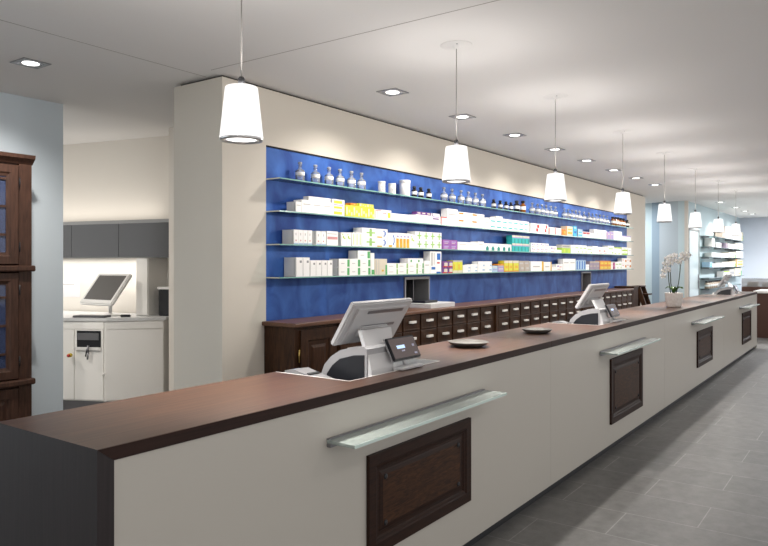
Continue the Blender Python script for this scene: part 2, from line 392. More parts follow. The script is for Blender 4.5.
# ------------------------------------------------------------------ tills
def make_terminal():
    t = thing('checkout_terminal', 'near silver till with tilted screen at the closest end of the walnut counter', 'till', (0,0,0), group='tills sunk in the counter')
    # base with an arched top falling to the operator: profile in (y, z); origin = centre of tray at tray floor (z 1.0 -> 0)
    prof = [(-0.17, 0.0), (-0.17, 0.20), (-0.15, 0.212), (-0.08, 0.207), (0.0, 0.185), (0.06, 0.150), (0.105, 0.105), (0.125, 0.06), (0.13, 0.0)]
    x0, x1 = -0.20, 0.03
    m = MB(); m.prism(prof, 'x', x0, x1, SILVER_L); base = m.build('base', t)
    inn = [(-0.155, 0.004), (-0.155, 0.172), (-0.09, 0.166), (0.0, 0.142), (0.05, 0.105), (0.085, 0.06), (0.092, 0.004)]
    m = MB(); m.prism(inn, 'x', x0-0.004, x0+0.002, BLACK); m.build('side_cover', base)
    m = MB(); m.prism(inn, 'x', x1-0.002, x1+0.004, BLACK); m.build('side_cover', base)
    # neck
    m = MB()
    sec = [(-0.205, 0.002, -0.202, -0.012, 0.032), (-0.195, 0.10, -0.195, -0.005, 0.022), (-0.172, 0.17, -0.190, 0.005, 0.022), (-0.125, 0.24, -0.165, 0.085, 0.022), (-0.095, 0.285, -0.150, 0.115, 0.02)]
    vs = []
    for y, z, xa, xb, th in sec: vs += [(xa, y, z), (xb, y, z), (xb, y+th, z), (xa, y+th, z)]
    fs = [(0,3,2,1), (16,17,18,19)]
    for i in range(4):
        for k in range(4): fs.append((i*4+k, i*4+(k+1)%4, i*4+4+(k+1)%4, i*4+4+k))
    m.add(vs, fs, SILVER); neck = m.build('neck', t)
    # monitor, its back to the customers, leaning over them
    a = Vector((0, -0.085, 0.43)); b = Vector((0, 0.055, 0.208))
    up = (a-b).normalized(); ux = Vector((1,0,0)); nb = ux.cross(up)          # nb: towards the customers and down
    if nb.y > 0: nb = -nb
    c = (a+b)/2 + Vector((0.065, 0, 0)); hl = (a-b).length/2
    m = MB(); m.obox(c, ux, up, nb, 0.27, hl, 0.015, SILVER, 0.007)
    m.obox(c + nb*0.018, ux, up, nb, 0.225, hl*0.80, 0.006, SILVER, 0.005)
    mon = m.build('monitor', t)
    m = MB(); m.obox(c - nb*0.0155, ux, up, nb, 0.25, hl-0.018, 0.001, DARKSCREEN); m.build('screen', mon)
    m = MB(); m.obox(c + nb*0.0245 + up*hl*0.60 + ux*0.03, ux, up, nb, 0.16, 0.010, 0.0015, STEELD)
    m.obox(c + nb*0.0245 - up*hl*0.10 + ux*0.02, ux, up, nb, 0.15, 0.008, 0.0015, STEELD); m.build('vent_slot', mon)
    m = MB(); m.obox(c + nb*0.030 - up*hl*0.30 - ux*0.02, ux, up, nb, 0.12, 0.03, 0.012, SILVER, 0.006); m.build('hinge', mon)
    # customer display
    p0 = Vector((0.077, -0.225, 0.135)); p1 = Vector((0.077, -0.175, 0.232)); up = (p1-p0).normalized(); nb = ux.cross(up)
    if nb.y > 0: nb = -nb
    c = (p0+p1)/2; hl = 0.062
    m = MB(); m.obox(c, ux, up, nb, 0.125, hl, 0.008, BLACK, 0.004); m.obox(c-nb*0.009, ux, up, nb, 0.128, hl+0.002, 0.002, SILVER_L)
    dsp = m.build('customer_display', t)
    m = MB(); m.obox(c + nb*0.0085, ux, up, nb, 0.116, hl-0.009, 0.0006, mat('display_glow', (0.02, 0.02, 0.025), 0.15, emit=(0.10, 0.075, 0.07), es=0.6))
    LIT = mat('display_text', (0.3, 0.4, 0.6), 0.4, emit=(0.45, 0.62, 0.9), es=0.7)
    DIM = mat('display_text_dim', (0.2, 0.2, 0.25), 0.4, emit=(0.3, 0.3, 0.4), es=0.35)
    m.obox(c + nb*0.0094 + ux*-0.03 + up*0.006, ux, up, nb, 0.036, 0.009, 0.0002, LIT)
    m.obox(c + nb*0.0094 + ux*-0.02 - up*0.016, ux, up, nb, 0.014, 0.004, 0.0002, DIM)
    m.obox(c + nb*0.0094 + ux*0.085 + up*0.006, ux, up, nb, 0.010, 0.006, 0.0002, DIM); m.obox(c + nb*0.0094 + ux*0.085 - up*0.038, ux, up, nb, 0.012, 0.005, 0.0002, DIM)
    m.build('display_screen', dsp)
    m = MB(); m.obox((0.075, -0.235, 0.0895), (1,0,0), (0,1,0), (0,0,1), 0.10, 0.032, 0.007, SILVER, 0.004)
    m.tube([(0.077, -0.215, 0.095), (0.077, -0.185, 0.155)], 0.010, SILVER); m.build('display_stand', dsp)
    return t
term = make_terminal()
tl = (2.93, 2.225, 1.0006)
term.location = tl
dup(term, (tl[0]+3.53, tl[1], tl[2]), 'silver till with tilted screen halfway along the counter, past the two dishes')
dup(term, (tl[0]+10.55, tl[1], tl[2]), 'small distant silver till at the far end of the counter, beyond the orchid')
def make_printer():
    t = thing('receipt_printer', 'low silver receipt printer sunk beside the till closest to the counter end', 'printer', (0,0,0), group='receipt printers beside the tills')
    m = MB(); m.prism([(-0.14, 0), (0.12, 0), (0.12, 0.085), (0.05, 0.095), (-0.14, 0.05)], 'x', -0.05, 0.05, mat('till_grey', (0.22, 0.22, 0.23), 0.45)); b = m.build('body', t)
    m = MB(); m.obox((0, -0.03, 0.0775), (1,0,0), (0,0.973,0.23), (0,-0.23,0.973), 0.040, 0.010, 0.004, BLACK); m.build('paper_slot', t)
    return t
pr = make_printer(); pr.location = (2.60, 2.32, 1.0006)
dup(pr, (2.60+3.53, 2.32, 1.0006), 'low silver receipt printer sunk beside the till halfway along the counter')

# ------------------------------------------------------------------ dishes and orchid on the counter
def make_dish():
    t = thing('change_dish', 'larger round grey dish on the counter, the one closer to the big till', 'dish', (0,0,0), group='grey dishes on the counter')
    m = MB(); m.lathe([(0.0, 0.001), (0.085, 0.0), (0.118, 0.016), (0.134, 0.030), (0.135, 0.033), (0.131, 0.034), (0.112, 0.024), (0.095, 0.0195), (0.0, 0.019)], PEWTER, seg=40); m.build('bowl', t)
    m = MB(); m.lathe([(0.0, 0.0195), (0.092, 0.0195), (0.090, 0.022), (0.0, 0.0222)], mat('dish_inlay', (0.15, 0.145, 0.135), 0.45), seg=32); m.build('inlay', t)
    return t
di = make_dish(); di.location = (4.02, 2.19, TOP+0.0005)
d2 = dup(di, (5.10, 2.17, TOP+0.0005), 'smaller looking grey dish on the counter in front of the second till'); d2.scale = (0.88, 0.88, 1)

orc = thing('potted_orchid', 'white flowering orchid in a pale pot standing on the walnut counter', 'plant', (9.10, 2.06, TOP+0.0005))
m = MB(); m.lathe([(0.0, 0.0), (0.088, 0.0), (0.092, 0.02), (0.106, 0.172), (0.106, 0.178), (0.097, 0.178), (0.094, 0.155), (0.0, 0.155)], noise_mat('speckled_pot', (0.60, 0.54, 0.50), (0.72, 0.67, 0.63), 40, rough=0.5), seg=32); m.build('pot', orc)
m = MB(); m.lathe([(0.0, 0.156), (0.092, 0.156), (0.09, 0.166), (0.0, 0.17)], noise_mat('bark_soil', (0.03, 0.02, 0.015), (0.09, 0.06, 0.04), 60, rough=0.9), seg=20); m.build('soil', orc)
LEAFG = mat('orchid_leaf', (0.07, 0.16, 0.03), 0.35)
STEMG = mat('orchid_stem', (0.035, 0.05, 0.02), 0.5)
PETAL = bpy.data.materials.new('orchid_petal'); PETAL.use_nodes = True
_n = PETAL.node_tree.nodes; _n.clear()
_o = _n.new('ShaderNodeOutputMaterial'); _a = _n.new('ShaderNodeBsdfDiffuse'); _t = _n.new('ShaderNodeBsdfTranslucent'); _m = _n.new('ShaderNodeMixShader')
_a.inputs['Color'].default_value = (0.95, 0.945, 0.94, 1); _t.inputs['Color'].default_value = (0.95, 0.94, 0.93, 1); _m.inputs['Fac'].default_value = 0.45
PETAL.node_tree.links.new(_a.outputs[0], _m.inputs[1]); PETAL.node_tree.links.new(_t.outputs[0], _m.inputs[2]); PETAL.node_tree.links.new(_m.outputs[0], _o.inputs['Surface'])
LIP = mat('orchid_lip', (0.75, 0.62, 0.25), 0.5)
# image right is about (sin, -cos) of the view; flowers hang on two arching stems
rx, ry = 0.581, -0.814
def rp(r, f, z): return (rx*r + 0.814*f, ry*r + 0.581*f, z)
stemA = [rp(-0.015,0,0.16), rp(-0.035,0.01,0.30), rp(-0.045,0.0,0.45), rp(-0.05,-0.01,0.56), rp(-0.075,-0.02,0.62), rp(-0.12,-0.03,0.60), rp(-0.145,-0.03,0.50), rp(-0.15,-0.03,0.44)]
stemB = [rp(0.03,0.01,0.16), rp(0.065,0.015,0.30), rp(0.085,0.02,0.45), rp(0.085,0.01,0.57), rp(0.105,0.0,0.64), rp(0.15,-0.01,0.655), rp(0.20,-0.01,0.655)]
stemC = [rp(-0.03,0.02,0.16), rp(-0.055,0.02,0.32), rp(-0.06,0.02,0.42), rp(-0.07,0.0,0.50)]
for st in (stemA, stemB, stemC):
    m = MB(); m.tube(st, 0.0055, STEMG, 6); m.build('flower_stem', orc)
for k, (ang, ln) in enumerate([(0.3, 0.13), (1.7, 0.10), (3.2, 0.12), (4.4, 0.11), (5.4, 0.12)]):
    m = MB(); vs = []; n = 7
    for i in range(n):
        t = i/(n-1); w = 0.026*math.sin(PI*min(1, 0.12+t*0.88))**0.7 + 0.002
        rr = ln*t; z = 0.165 + 0.085*math.sin(t*2.3)
        px, py = rr*math.cos(ang), rr*math.sin(ang); qx, qy = -math.sin(ang)*w, math.cos(ang)*w
        vs += [(px+qx, py+qy, z+0.008), (px, py, z), (px-qx, py-qy, z+0.008), (px, py, z-0.004)]
    fs = []
    for i in range(n-1):
        for k2 in range(4): fs.append((i*4+k2, i*4+(k2+1)%4, i*4+4+(k2+1)%4, i*4+4+k2))
    fs += [(0,1,2,3), tuple((n-1)*4+q for q in (3,2,1,0))]
    m.add(vs, fs, LEAFG, True); m.build('leaf', orc)
def flower_mb(c, nrm, size):
    c = Vector(c); nrm = Vector(nrm).normalized(); u = nrm.orthogonal().normalized(); u = (Vector((0,0,1)) - nrm*nrm.z).normalized(); w = nrm.cross(u)
    m = MB()
    for k, (a, ln, wd) in enumerate([(0, 1, .62), (PI*0.40, 1.05, 1.0), (-PI*0.40, 1.05, 1.0), (PI*0.78, 1, .6), (-PI*0.78, 1, .6)]):
        d = u*math.cos(a) + w*math.sin(a); q = nrm.cross(d)
        pts = []
        for t, s in ((0.05, .25), (.35, .8), (.65, 1), (.88, .7), (1, .15)):
            b = c + d*(t*ln*size) + nrm*(0.12*size*math.sin(t*PI) + 0.002*k*size)
            pts += [b + q*(s*wd*size*0.55), b + nrm*size*0.05, b - q*(s*wd*size*0.55), b - nrm*size*0.03]
        fs = []
        for i in range(4):
            for k2 in range(4): fs.append((i*4+k2, i*4+(k2+1)%4, i*4+4+(k2+1)%4, i*4+4+k2))
        fs += [(0,1,2,3), (19,18,17,16)]
        m.add(pts, fs, PETAL, True)
    m.tube([c, c + nrm*0.3*size - u*0.15*size], [0.12*size, 0.05*size], LIP, 6)
    return m
fl = [(-0.150,0.385,-.035,.036),(-0.140,0.445,-.05,.038),(-0.100,0.470,-.05,.040),(-0.122,0.535,-.04,.040),(-0.070,0.550,-.06,.042),(-0.020,0.575,-.05,.042),(-0.052,0.622,-.04,.042),(-0.004,0.640,-.03,.038),(-0.095,0.600,-.03,.036),
      (0.050,0.560,-.03,.038),(0.088,0.600,-.03,.040),(0.102,0.648,-.03,.042),(0.145,0.650,-.03,.042),(0.132,0.610,-.02,.038),(0.195,0.650,-.01,.022)]
for r, z, f, s in fl:
    flower_mb(rp(r, f, z), (-0.80+random.uniform(-.15,.15), -0.6+random.uniform(-.15,.15), random.uniform(.35,.65)), s*1.12).build('flower', orc)

# ------------------------------------------------------------------ apothecary cabinets under the blue wall
CABZ = 1.155; CF = 3.735
wt = MB(); wt.box(3.985, 13.232, 3.70, YW+0.003, CABZ-0.034, CABZ, WOOD_CABTOP, 0.007)
tag(wt.build('cabinet_worktop'), 'brown wooden worktop running along the row of drawer cabinets under the blue wall', 'worktop')
dc = thing('door_cabinet', 'dark wood cabinet with a panelled door at the wall corner end of the drawer row', 'cabinet', (4.01, CF, 0), group='dark wood cabinets under the blue wall')
o0 = (4.01, CF, 0)
m = MB(); m.box(4.012, 4.548, CF, YW-0.003, 0.0, CABZ-0.035, WOOD_CAB); rel(m.build('carcass', dc), o0)
m = MB(); m.frame(4.07, 4.515, 0.15, 1.095, CF, [(0, 0), (0, 0.018), (0.085, 0.018), (0.10, 0.006), (0.115, 0.006)], WOOD_CAB)
door = rel(m.build('door', dc), o0)
m = MB(); m.frame(4.07, 4.515, 0.15, 1.095, CF, [(0.115, 0.006), (0.13, 0.006), (0.155, 0.014)], WOOD_CAB, fill=WOOD_CAB); m.build('door_panel', door)
m = MB(); m.tube([(4.055, CF-0.012, 0.84), (4.055, CF-0.012, 0.94)], 0.006, BRASS); m.build('hinge', door)
# drawer cabinets: nine columns each
PITCH = 0.3205
hnd = MB()
hp = [(-0.050, 0), (-0.050, 0.018), (-0.040, 0.032), (0.040, 0.032), (0.050, 0.018), (0.050, 0)]
hnd.prism([(p[0], -p[1]) for p in hp], 'z', -0.006, 0.016, PORCELAIN)
h_ = hnd.build('handle'); HANDLE = h_.data; bpy.data.objects.remove(h_)
cabs = [(4.715, 4.55, 7.512, 'drawer cabinet closest to the panelled door, behind the big till'), (7.737, 7.514, 10.522, 'middle drawer cabinet of the row, behind the two dishes'), (10.758, 10.524, 13.225, 'farthest drawer cabinet of the row, behind the second till')]
dm = MB(); dm.frame(-0.15, 0.15, -0.077, 0.077, 0, [(0, 0), (0, 0.014), (0.004, 0.016), (0.014, 0.016), (0.018, 0.014)], WOOD_CAB, fill=WOOD_CAB)
d_ = dm.build('drawer'); DRAWER = d_.data; bpy.data.objects.remove(d_)
for ci, (hx, x0, x1, lab) in enumerate(cabs):
    nd = 8 if ci == 2 else 9
    t = thing('drawer_cabinet', 'dark wood ' + lab, 'cabinet', (x0, CF, 0), group='dark wood cabinets under the blue wall')
    m = MB(); m.box(x0+0.001, x1-0.001, CF, YW-0.003, 0.0, CABZ-0.035, WOOD_CAB); rel(m.build('carcass', t), (x0, CF, 0))
    m = MB()
    m.box(x0+0.002, hx-0.165, CF-0.02, CF, 0.05, CABZ-0.036, WOOD_CAB)
    if ci == 2: m.box(hx+7*PITCH+0.165, x1-0.002, CF-0.02, CF, 0.05, CABZ-0.036, WOOD_CAB)
    rel(m.build('pilaster', t), (x0, CF, 0))
    for z in (1.040, 0.878):
        for k in range(nd):
            d = bpy.data.objects.new('drawer', DRAWER); C.objects.link(d); d.parent = t; d.location = (hx+k*PITCH-x0, 0, z)
            h = bpy.data.objects.new('handle', HANDLE); C.objects.link(h); h.parent = d; h.location = (0, -0.0135, 0.004)
    m = MB()
    for k in range(nd): m.frame(hx+k*PITCH-0.15, hx+k*PITCH+0.15, 0.12, 0.785, CF, [(0, 0), (0, 0.014), (0.06, 0.014), (0.07, 0.008)], WOOD_CAB, fill=WOOD_CAB)
    rel(m.build('lower_front', t), (x0, CF, 0))
# end panel and folding steps past the cabinets
m = MB(); m.box(13.24, 13.55, 3.715, YW-0.003, 0, 1.165, WOOD_CAB); m.box(13.236, 13.56, 3.70, YW-0.003, 1.1655, 1.19, WOOD_CAB, 0.004)
tag(m.build('end_cabinet'), 'narrow plain dark wood end cabinet closing the far end of the drawer row', 'cabinet')
sl = thing('step_ladder', 'dark wooden folding step ladder standing past the far end of the drawer row', 'ladder', (13.98, 3.83, 0), rz=-PI/2)
for sy in (-0.17, 0.17):
    m = MB(); m.prism([(0.0, 1.16), (0.09, 1.16), (0.46, 0), (0.38, 0)], 'y', sy-0.02, sy+0.02, WOOD_CAB); m.build('side_rail', sl)
    m = MB(); m.prism([(-0.06, 1.155), (0.0, 1.155), (-0.02, 0), (-0.10, 0)], 'y', sy-0.018, sy+0.018, WOOD_CAB); m.build('rear_leg', sl)
for k in range(4):
    z = 1.02 - 0.27*k; x = 0.065 + (1.16-z)*0.31
    m = MB(); m.box(x-0.05, x+0.12, -0.15, 0.15, z-0.012, z+0.012, WOOD_CAB); m.build('tread', sl)
m = MB(); m.box(-0.07, 0.10, -0.19, 0.19, 1.161, 1.185, WOOD_CAB, 0.004); m.build('top_step', sl)

# delivery hatches in the blue wall and the tray under the near one
for i, h in enumerate(hatch):
    lab = ['steel framed dark delivery hatch in the blue wall above the pale tray', 'steel framed dark delivery hatch in the blue wall behind the second till'][i]
    t = thing('delivery_hatch', lab, 'hatch', (h[0], YW, CABZ), group='delivery hatches in the blue wall'); b = (h[0], YW, CABZ)
    m = MB(); x0, x1, z0, z1 = h[0]+0.002, h[1]-0.002, CABZ+0.002, HZ-0.002
    for q in ((x0, x0+0.020, z0, z1), (x1-0.020, x1, z0, z1), (x0+0.020, x1-0.020, z1-0.026, z1)): m.box(q[0], q[1], YW-0.012, YW+0.3, q[2], q[3], mat('hatch_steel', (0.34, 0.34, 0.35), 0.4, metal=0.5))
    rel(m.build('frame', t), b)
    m = MB(); m.box(x0+0.020, x1-0.020, YW+0.27, YW+0.3, z0, z1-0.026, BLACK); rel(m.build('back_plate', t), b)
    m = MB(); m.box(x0+0.33, x0+0.345, YW+0.1, YW+0.27, z0, z1-0.026, STEELD); rel(m.build('divider', t), b)
t = thing('hatch_tray', 'pale grey metal tray on the wooden worktop in front of the near delivery hatch', 'tray', (6.10, 3.76, CABZ))
m = MB(); m.box(0, 0.50, 0, 0.27, 0, 0.05, SILVER, 0.004); m.build('body', t)
m = MB(); m.box(0.05, 0.30, 0.10, 0.26, 0.051, 0.075, BLACK, 0.004); m.build('pad', t)

# ------------------------------------------------------------------ glass shelves
SZ = {'A': 2.322, 'B': 2.056, 'C': 1.785, 'D': 1.515}
SX0, SX1 = 4.04, 13.98
nm = {'A': 'top', 'B': 'second', 'C': 'third', 'D': 'lowest'}
for k in 'ABCD':
    desc = {'A': 'top glass shelf on the blue wall holding the bottles and jars', 'B': 'second glass shelf down on the blue wall, carrying medicine boxes', 'C': 'third glass shelf down on the blue wall, carrying medicine boxes', 'D': 'lowest glass shelf on the blue wall, carrying medicine boxes'}[k]
    t = thing('glass_shelf', desc, 'shelf', (SX0, YW, SZ[k]), group='glass shelves on the blue wall'); b = (SX0, YW, SZ[k])
    m = MB(); m.box(SX0, SX1, 3.922, YW+0.003, SZ[k]-0.010, SZ[k], GLASS_SHELF); rel(m.build('pane', t), b)
    m = MB(); m.box(SX0, SX1, 3.9195, 3.9215, SZ[k]-0.010, SZ[k], GLASS_EDGE); m.box(SX0-0.002, SX0-0.0003, 3.922, YW, SZ[k]-0.010, SZ[k], GLASS_EDGE_END); rel(m.build('polished_edge', t), b)

# ------------------------------------------------------------------ medicine boxes
WB = mat('box_white', (0.82, 0.815, 0.80), 0.6, spec=0.3)
def c_(n, col): return mat('print_' + n, tuple(0.8*v**1.15 for v in col), 0.6, spec=0.3)
INK = dict(yellow=c_('yellow', (0.80, 0.80, 0.10)), orange=c_('orange', (0.80, 0.32, 0.04)), amber=c_('amber', (0.85, 0.55, 0.08)), red=c_('red', (0.65, 0.06, 0.06)), pink=c_('pink', (0.75, 0.40, 0.40)),
    purple=c_('purple', (0.22, 0.09, 0.32)), violet=c_('violet', (0.42, 0.18, 0.52)), lilac=c_('lilac', (0.50, 0.42, 0.70)), teal=c_('teal', (0.05, 0.55, 0.55)), dteal=c_('dark_teal', (0.03, 0.36, 0.33)),
    green=c_('green', (0.16, 0.52, 0.20)), lgreen=c_('light_green', (0.42, 0.68, 0.24)), lime=c_('lime', (0.50, 0.72, 0.10)), blue=c_('blue', (0.06, 0.22, 0.62)), sky=c_('sky', (0.10, 0.55, 0.85)), pblue=c_('pale_blue', (0.50, 0.68, 0.85)),
    grey=c_('grey', (0.36, 0.37, 0.38)), lgrey=c_('light_grey', (0.60, 0.59, 0.58)), beige=c_('beige', (0.55, 0.48, 0.42)), cream=c_('cream', (0.80, 0.75, 0.62)), mauve=c_('mauve', (0.40, 0.34, 0.42)), magenta=c_('magenta', (0.45, 0.05, 0.25)), brown=c_('brown', (0.28, 0.06, 0.06)))
# style: body ink (None = white), list of marks (u0,u1,v0,v1,ink) on the front face
ST = {
 'white': (None, [(.15,.85,.62,.70,'lgrey')]),
 'whiteyellow3': (None, [(.12,.8,.06,.24,'yellow'),(.12,.8,.42,.56,'yellow'),(.12,.8,.74,.92,'yellow'),(.1,.9,.62,.68,'lilac'),(.1,.9,.30,.35,'lgrey')]),
 'yellow': ('yellow', [(.1,.3,.15,.85,'cream'),(.45,.62,.35,.6,'cream'),(.75,.95,.1,.4,'cream')]),
 'orange': ('orange', [(.5,.9,.3,.7,'amber')]),
 'pinkstripe': (None, [(.08,.18,.05,.9,'pink'),(.32,.40,.1,.9,'pink'),(.1,.9,.86,.95,'pink')]),
 'whiteyellowspot': (None, [(.62,.9,.2,.75,'yellow'),(.1,.5,.6,.7,'pink')]),
 'purple': ('purple', [(.2,.8,.35,.75,'cream')]),
 'whitepurple': (None, [(.1,.9,.42,.55,'purple'),(.1,.9,.62,.72,'lilac'),(.05,.14,.7,1,'purple')]),
 'redtop': (None, [(0,.12,0,1,'red'),(.12,1,.88,1,'red')]),
 'whiteorange': (None, [(.05,.4,.68,.9,'orange'),(.45,.8,.72,.80,'lgrey')]),
 'whiteteal': (None, [(.1,.85,.30,.52,'teal'),(.1,.6,.12,.2,'pblue')]),
 'whitered': (None, [(.62,.85,.55,.9,'red'),(.52,.74,.15,.5,'red')]),
 'rededge': (None, [(0,.13,.05,.95,'red'),(.3,.8,.4,.5,'pink')]),
 'orangeyellow': ('cream', [(0,.14,0,1,'orange'),(.25,.9,.2,.42,'amber'),(.25,.85,.62,.75,'amber')]),
 'blue': ('sky', [(.2,.8,.3,.5,'blue'),(.15,.85,.75,.9,'pblue')]),
 'cyan': ('pblue', [(.1,.9,.1,.3,'sky'),(.2,.8,.5,.65,'sky')]),
 'redtop2': (None, [(0,1,.55,.95,'pink'),(.1,.8,.62,.8,'red')]),
 'whitered1': (None, [(.7,.85,.3,.7,'pink')]),
 'lilac': ('lilac', [(0,.1,0,1,'pink'),(.3,.8,.6,.75,'cream')]),
 'purpletop': (None, [(0,1,.8,1,'lilac')]),
 'bluefoot': (None, [(.05,1,.0,.10,'pblue'),(.35,.6,.22,.32,'pink'),(.38,.55,.62,.78,'lgrey')]),
 'redband': (None, [(.05,.95,.42,.62,'pink'),(.05,.9,.78,.84,'lgrey')]),
 'limedots': (None, [(.3,.55,.55,.75,'lime'),(.6,.85,.5,.62,'lime'),(.2,.4,.8,.9,'lime')]),
 'limedots2': (None, [(.4,.6,.1,.9,'lime')]),
 'greencross': (None, [(.52,.72,.1,.9,'lgreen'),(.3,.94,.42,.58,'lgreen'),(.56,.68,.8,.92,'grey')]),
 'bluearc': (None, [(.72,.84,.3,.7,'blue'),(.62,.76,.7,.85,'blue'),(.62,.76,.17,.3,'blue'),(.08,.5,.02,.16,'amber')]),
 'orangefoot': (None, [(0,.85,0,.62,'amber'),(.2,.75,.7,.82,'lilac'),(.25,.45,.3,.62,'orange')]),
 'violet': ('violet', [(.2,.8,.45,.7,'lilac'),(.2,.7,.2,.3,'cream')]),
 'tealfoot': (None, [(.3,.8,.02,.45,'dteal'),(.4,.7,.45,.6,'dteal')]),
 'teal': ('teal', [(0,1,.8,1,'cream'),(.0,1,.68,.8,'lilac'),(.55,.85,.05,.6,'dteal')]),
 'pinkmarks': (None, [(.15,.45,.55,.8,'lilac'),(.5,.85,.5,.65,'pink'),(.2,.7,.15,.25,'pink')]),
 'lime': ('lime', [(.55,.7,.1,.8,'yellow')]),
 'grey': ('lgrey', [(.1,.9,.3,.6,'grey')]),
 'palegreen': (None, [(.1,.85,.6,.72,'lgreen'),(.7,.9,.1,.3,'lgreen')]),
 'rosemarks': (None, [(.1,.5,.35,.55,'pink'),(.1,.8,.1,.18,'pink')]),
 'limetop': (None, [(.0,1,.82,1,'lime'),(.1,.6,.1,.2,'lime')]),
 'limebase': (None, [(.05,1,.0,.4,'lime'),(.3,.8,.6,.7,'lgreen')]),
 'greydot': (None, [(.55,.85,.72,.84,'grey'),(.02,.06,.05,.95,'lgrey')]),
 'greenstripe': (None, [(.76,.98,.06,.9,'green'),(.2,.5,.4,.48,'lgrey')]),
 'greenbase': (None, [(.15,1,.02,.24,'green')]),
 'creamstripe': ('cream', [(.1,.16,.05,.95,'lgrey'),(.28,.34,.05,.95,'lgrey'),(.86,1,.0,.62,'green'),(.55,.72,.2,.32,'amber')]),
 'greenstripe2': (None, [(.86,1,.05,.92,'lgreen'),(.15,.55,.4,.5,'lgrey')]),
 'greenlabel': (None, [(.3,.5,.2,.7,'green')]),
 'blueprint': (None, [(.6,.92,.62,.92,'blue'),(.6,.85,.45,.52,'red'),(.08,.22,.35,.95,'lgrey'),(.3,.38,.4,.95,'lgrey'),(.1,.45,.18,.3,'blue'),(.55,.95,.0,.08,'blue')]),
 'purplered': ('purple', [(.35,1,.2,.75,'cream'),(.1,.9,.0,.2,'red'),(.5,.8,.75,.95,'violet')]),
 'yellowpill': ('yellow', [(0,1,.0,.2,'cream'),(0,1,.88,1,'lgrey'),(.1,.35,.3,.7,'amber')]),
 'paleblue': (None, [(.62,.95,.15,.3,'pblue'),(.7,.95,.55,.7,'pblue')]),
 'lilacblue': ('pblue', [(.1,.9,.3,.45,'lilac'),(.1,.9,.7,.85,'cream')]),
 'lilacgrey': ('lilac', [(.1,.9,.4,.55,'cream'),(0,1,.85,1,'lgrey')]),
 'yelloworange': ('yellow', [(0,.1,0,1,'orange'),(0,1,.78,1,'cream'),(0,1,0,.1,'orange'),(.3,.9,.3,.55,'amber')]),
 'beige': ('beige', [(.1,.8,.7,.85,'lgrey'),(.4,.9,.2,.4,'lgrey')]),
 'yellowedge': (None, [(.86,1,0,1,'amber'),(.15,.7,.4,.52,'lgrey')]),
 'bluestripe': ('pblue', [(.3,.75,.08,.92,'blue')]),
 'mauve': ('mauve', [(.1,.8,.35,.5,'beige'),(0,1,.8,1,'beige')]),
 'orangefull': ('orange', [(.1,1,.15,.75,'amber'),(.4,.9,.3,.5,'yellow')]),
 'magenta': ('magenta', [(.2,.8,.4,.6,'pink')]),
 'redspot': (None, [(.65,.95,.3,.7,'orange'),(.1,.4,.6,.75,'pink')]),
}
BOXM = {}
def box_mesh(style, w, d, h):
    key = (style, round(w, 3), round(d, 3), round(h, 3))
    if key in BOXM: return BOXM[key]
    body, marks = ST[style]
    mb = MB(); bmt = INK[body] if body else WB
    mb.box(0, w, 0, d, 0, h, bmt)
    for j, (a, b, c, e, ink) in enumerate(marks):
        yy = -0.0004 - 0.0002*j
        mb.add([(a*w, yy, c*h), (b*w, yy, c*h), (b*w, yy, e*h), (a*w, yy, e*h)], [(0,1,2,3)], INK[ink])
    if body is None:                        # tuck flap line on the end face
        mb.add([(-0.0004, d*0.12, h*0.1), (-0.0004, d*0.16, h*0.1), (-0.0004, d*0.16, h*0.9), (-0.0004, d*0.12, h*0.9)], [(0,1,2,3)], INK['lgrey'])
    o = mb.build('medicine_box'); BOXM[key] = o.data; bpy.data.objects.remove(o)
    return BOXM[key]
SHELF_TXT = {'B': 'second shelf down', 'C': 'third shelf down', 'D': 'lowest shelf'}
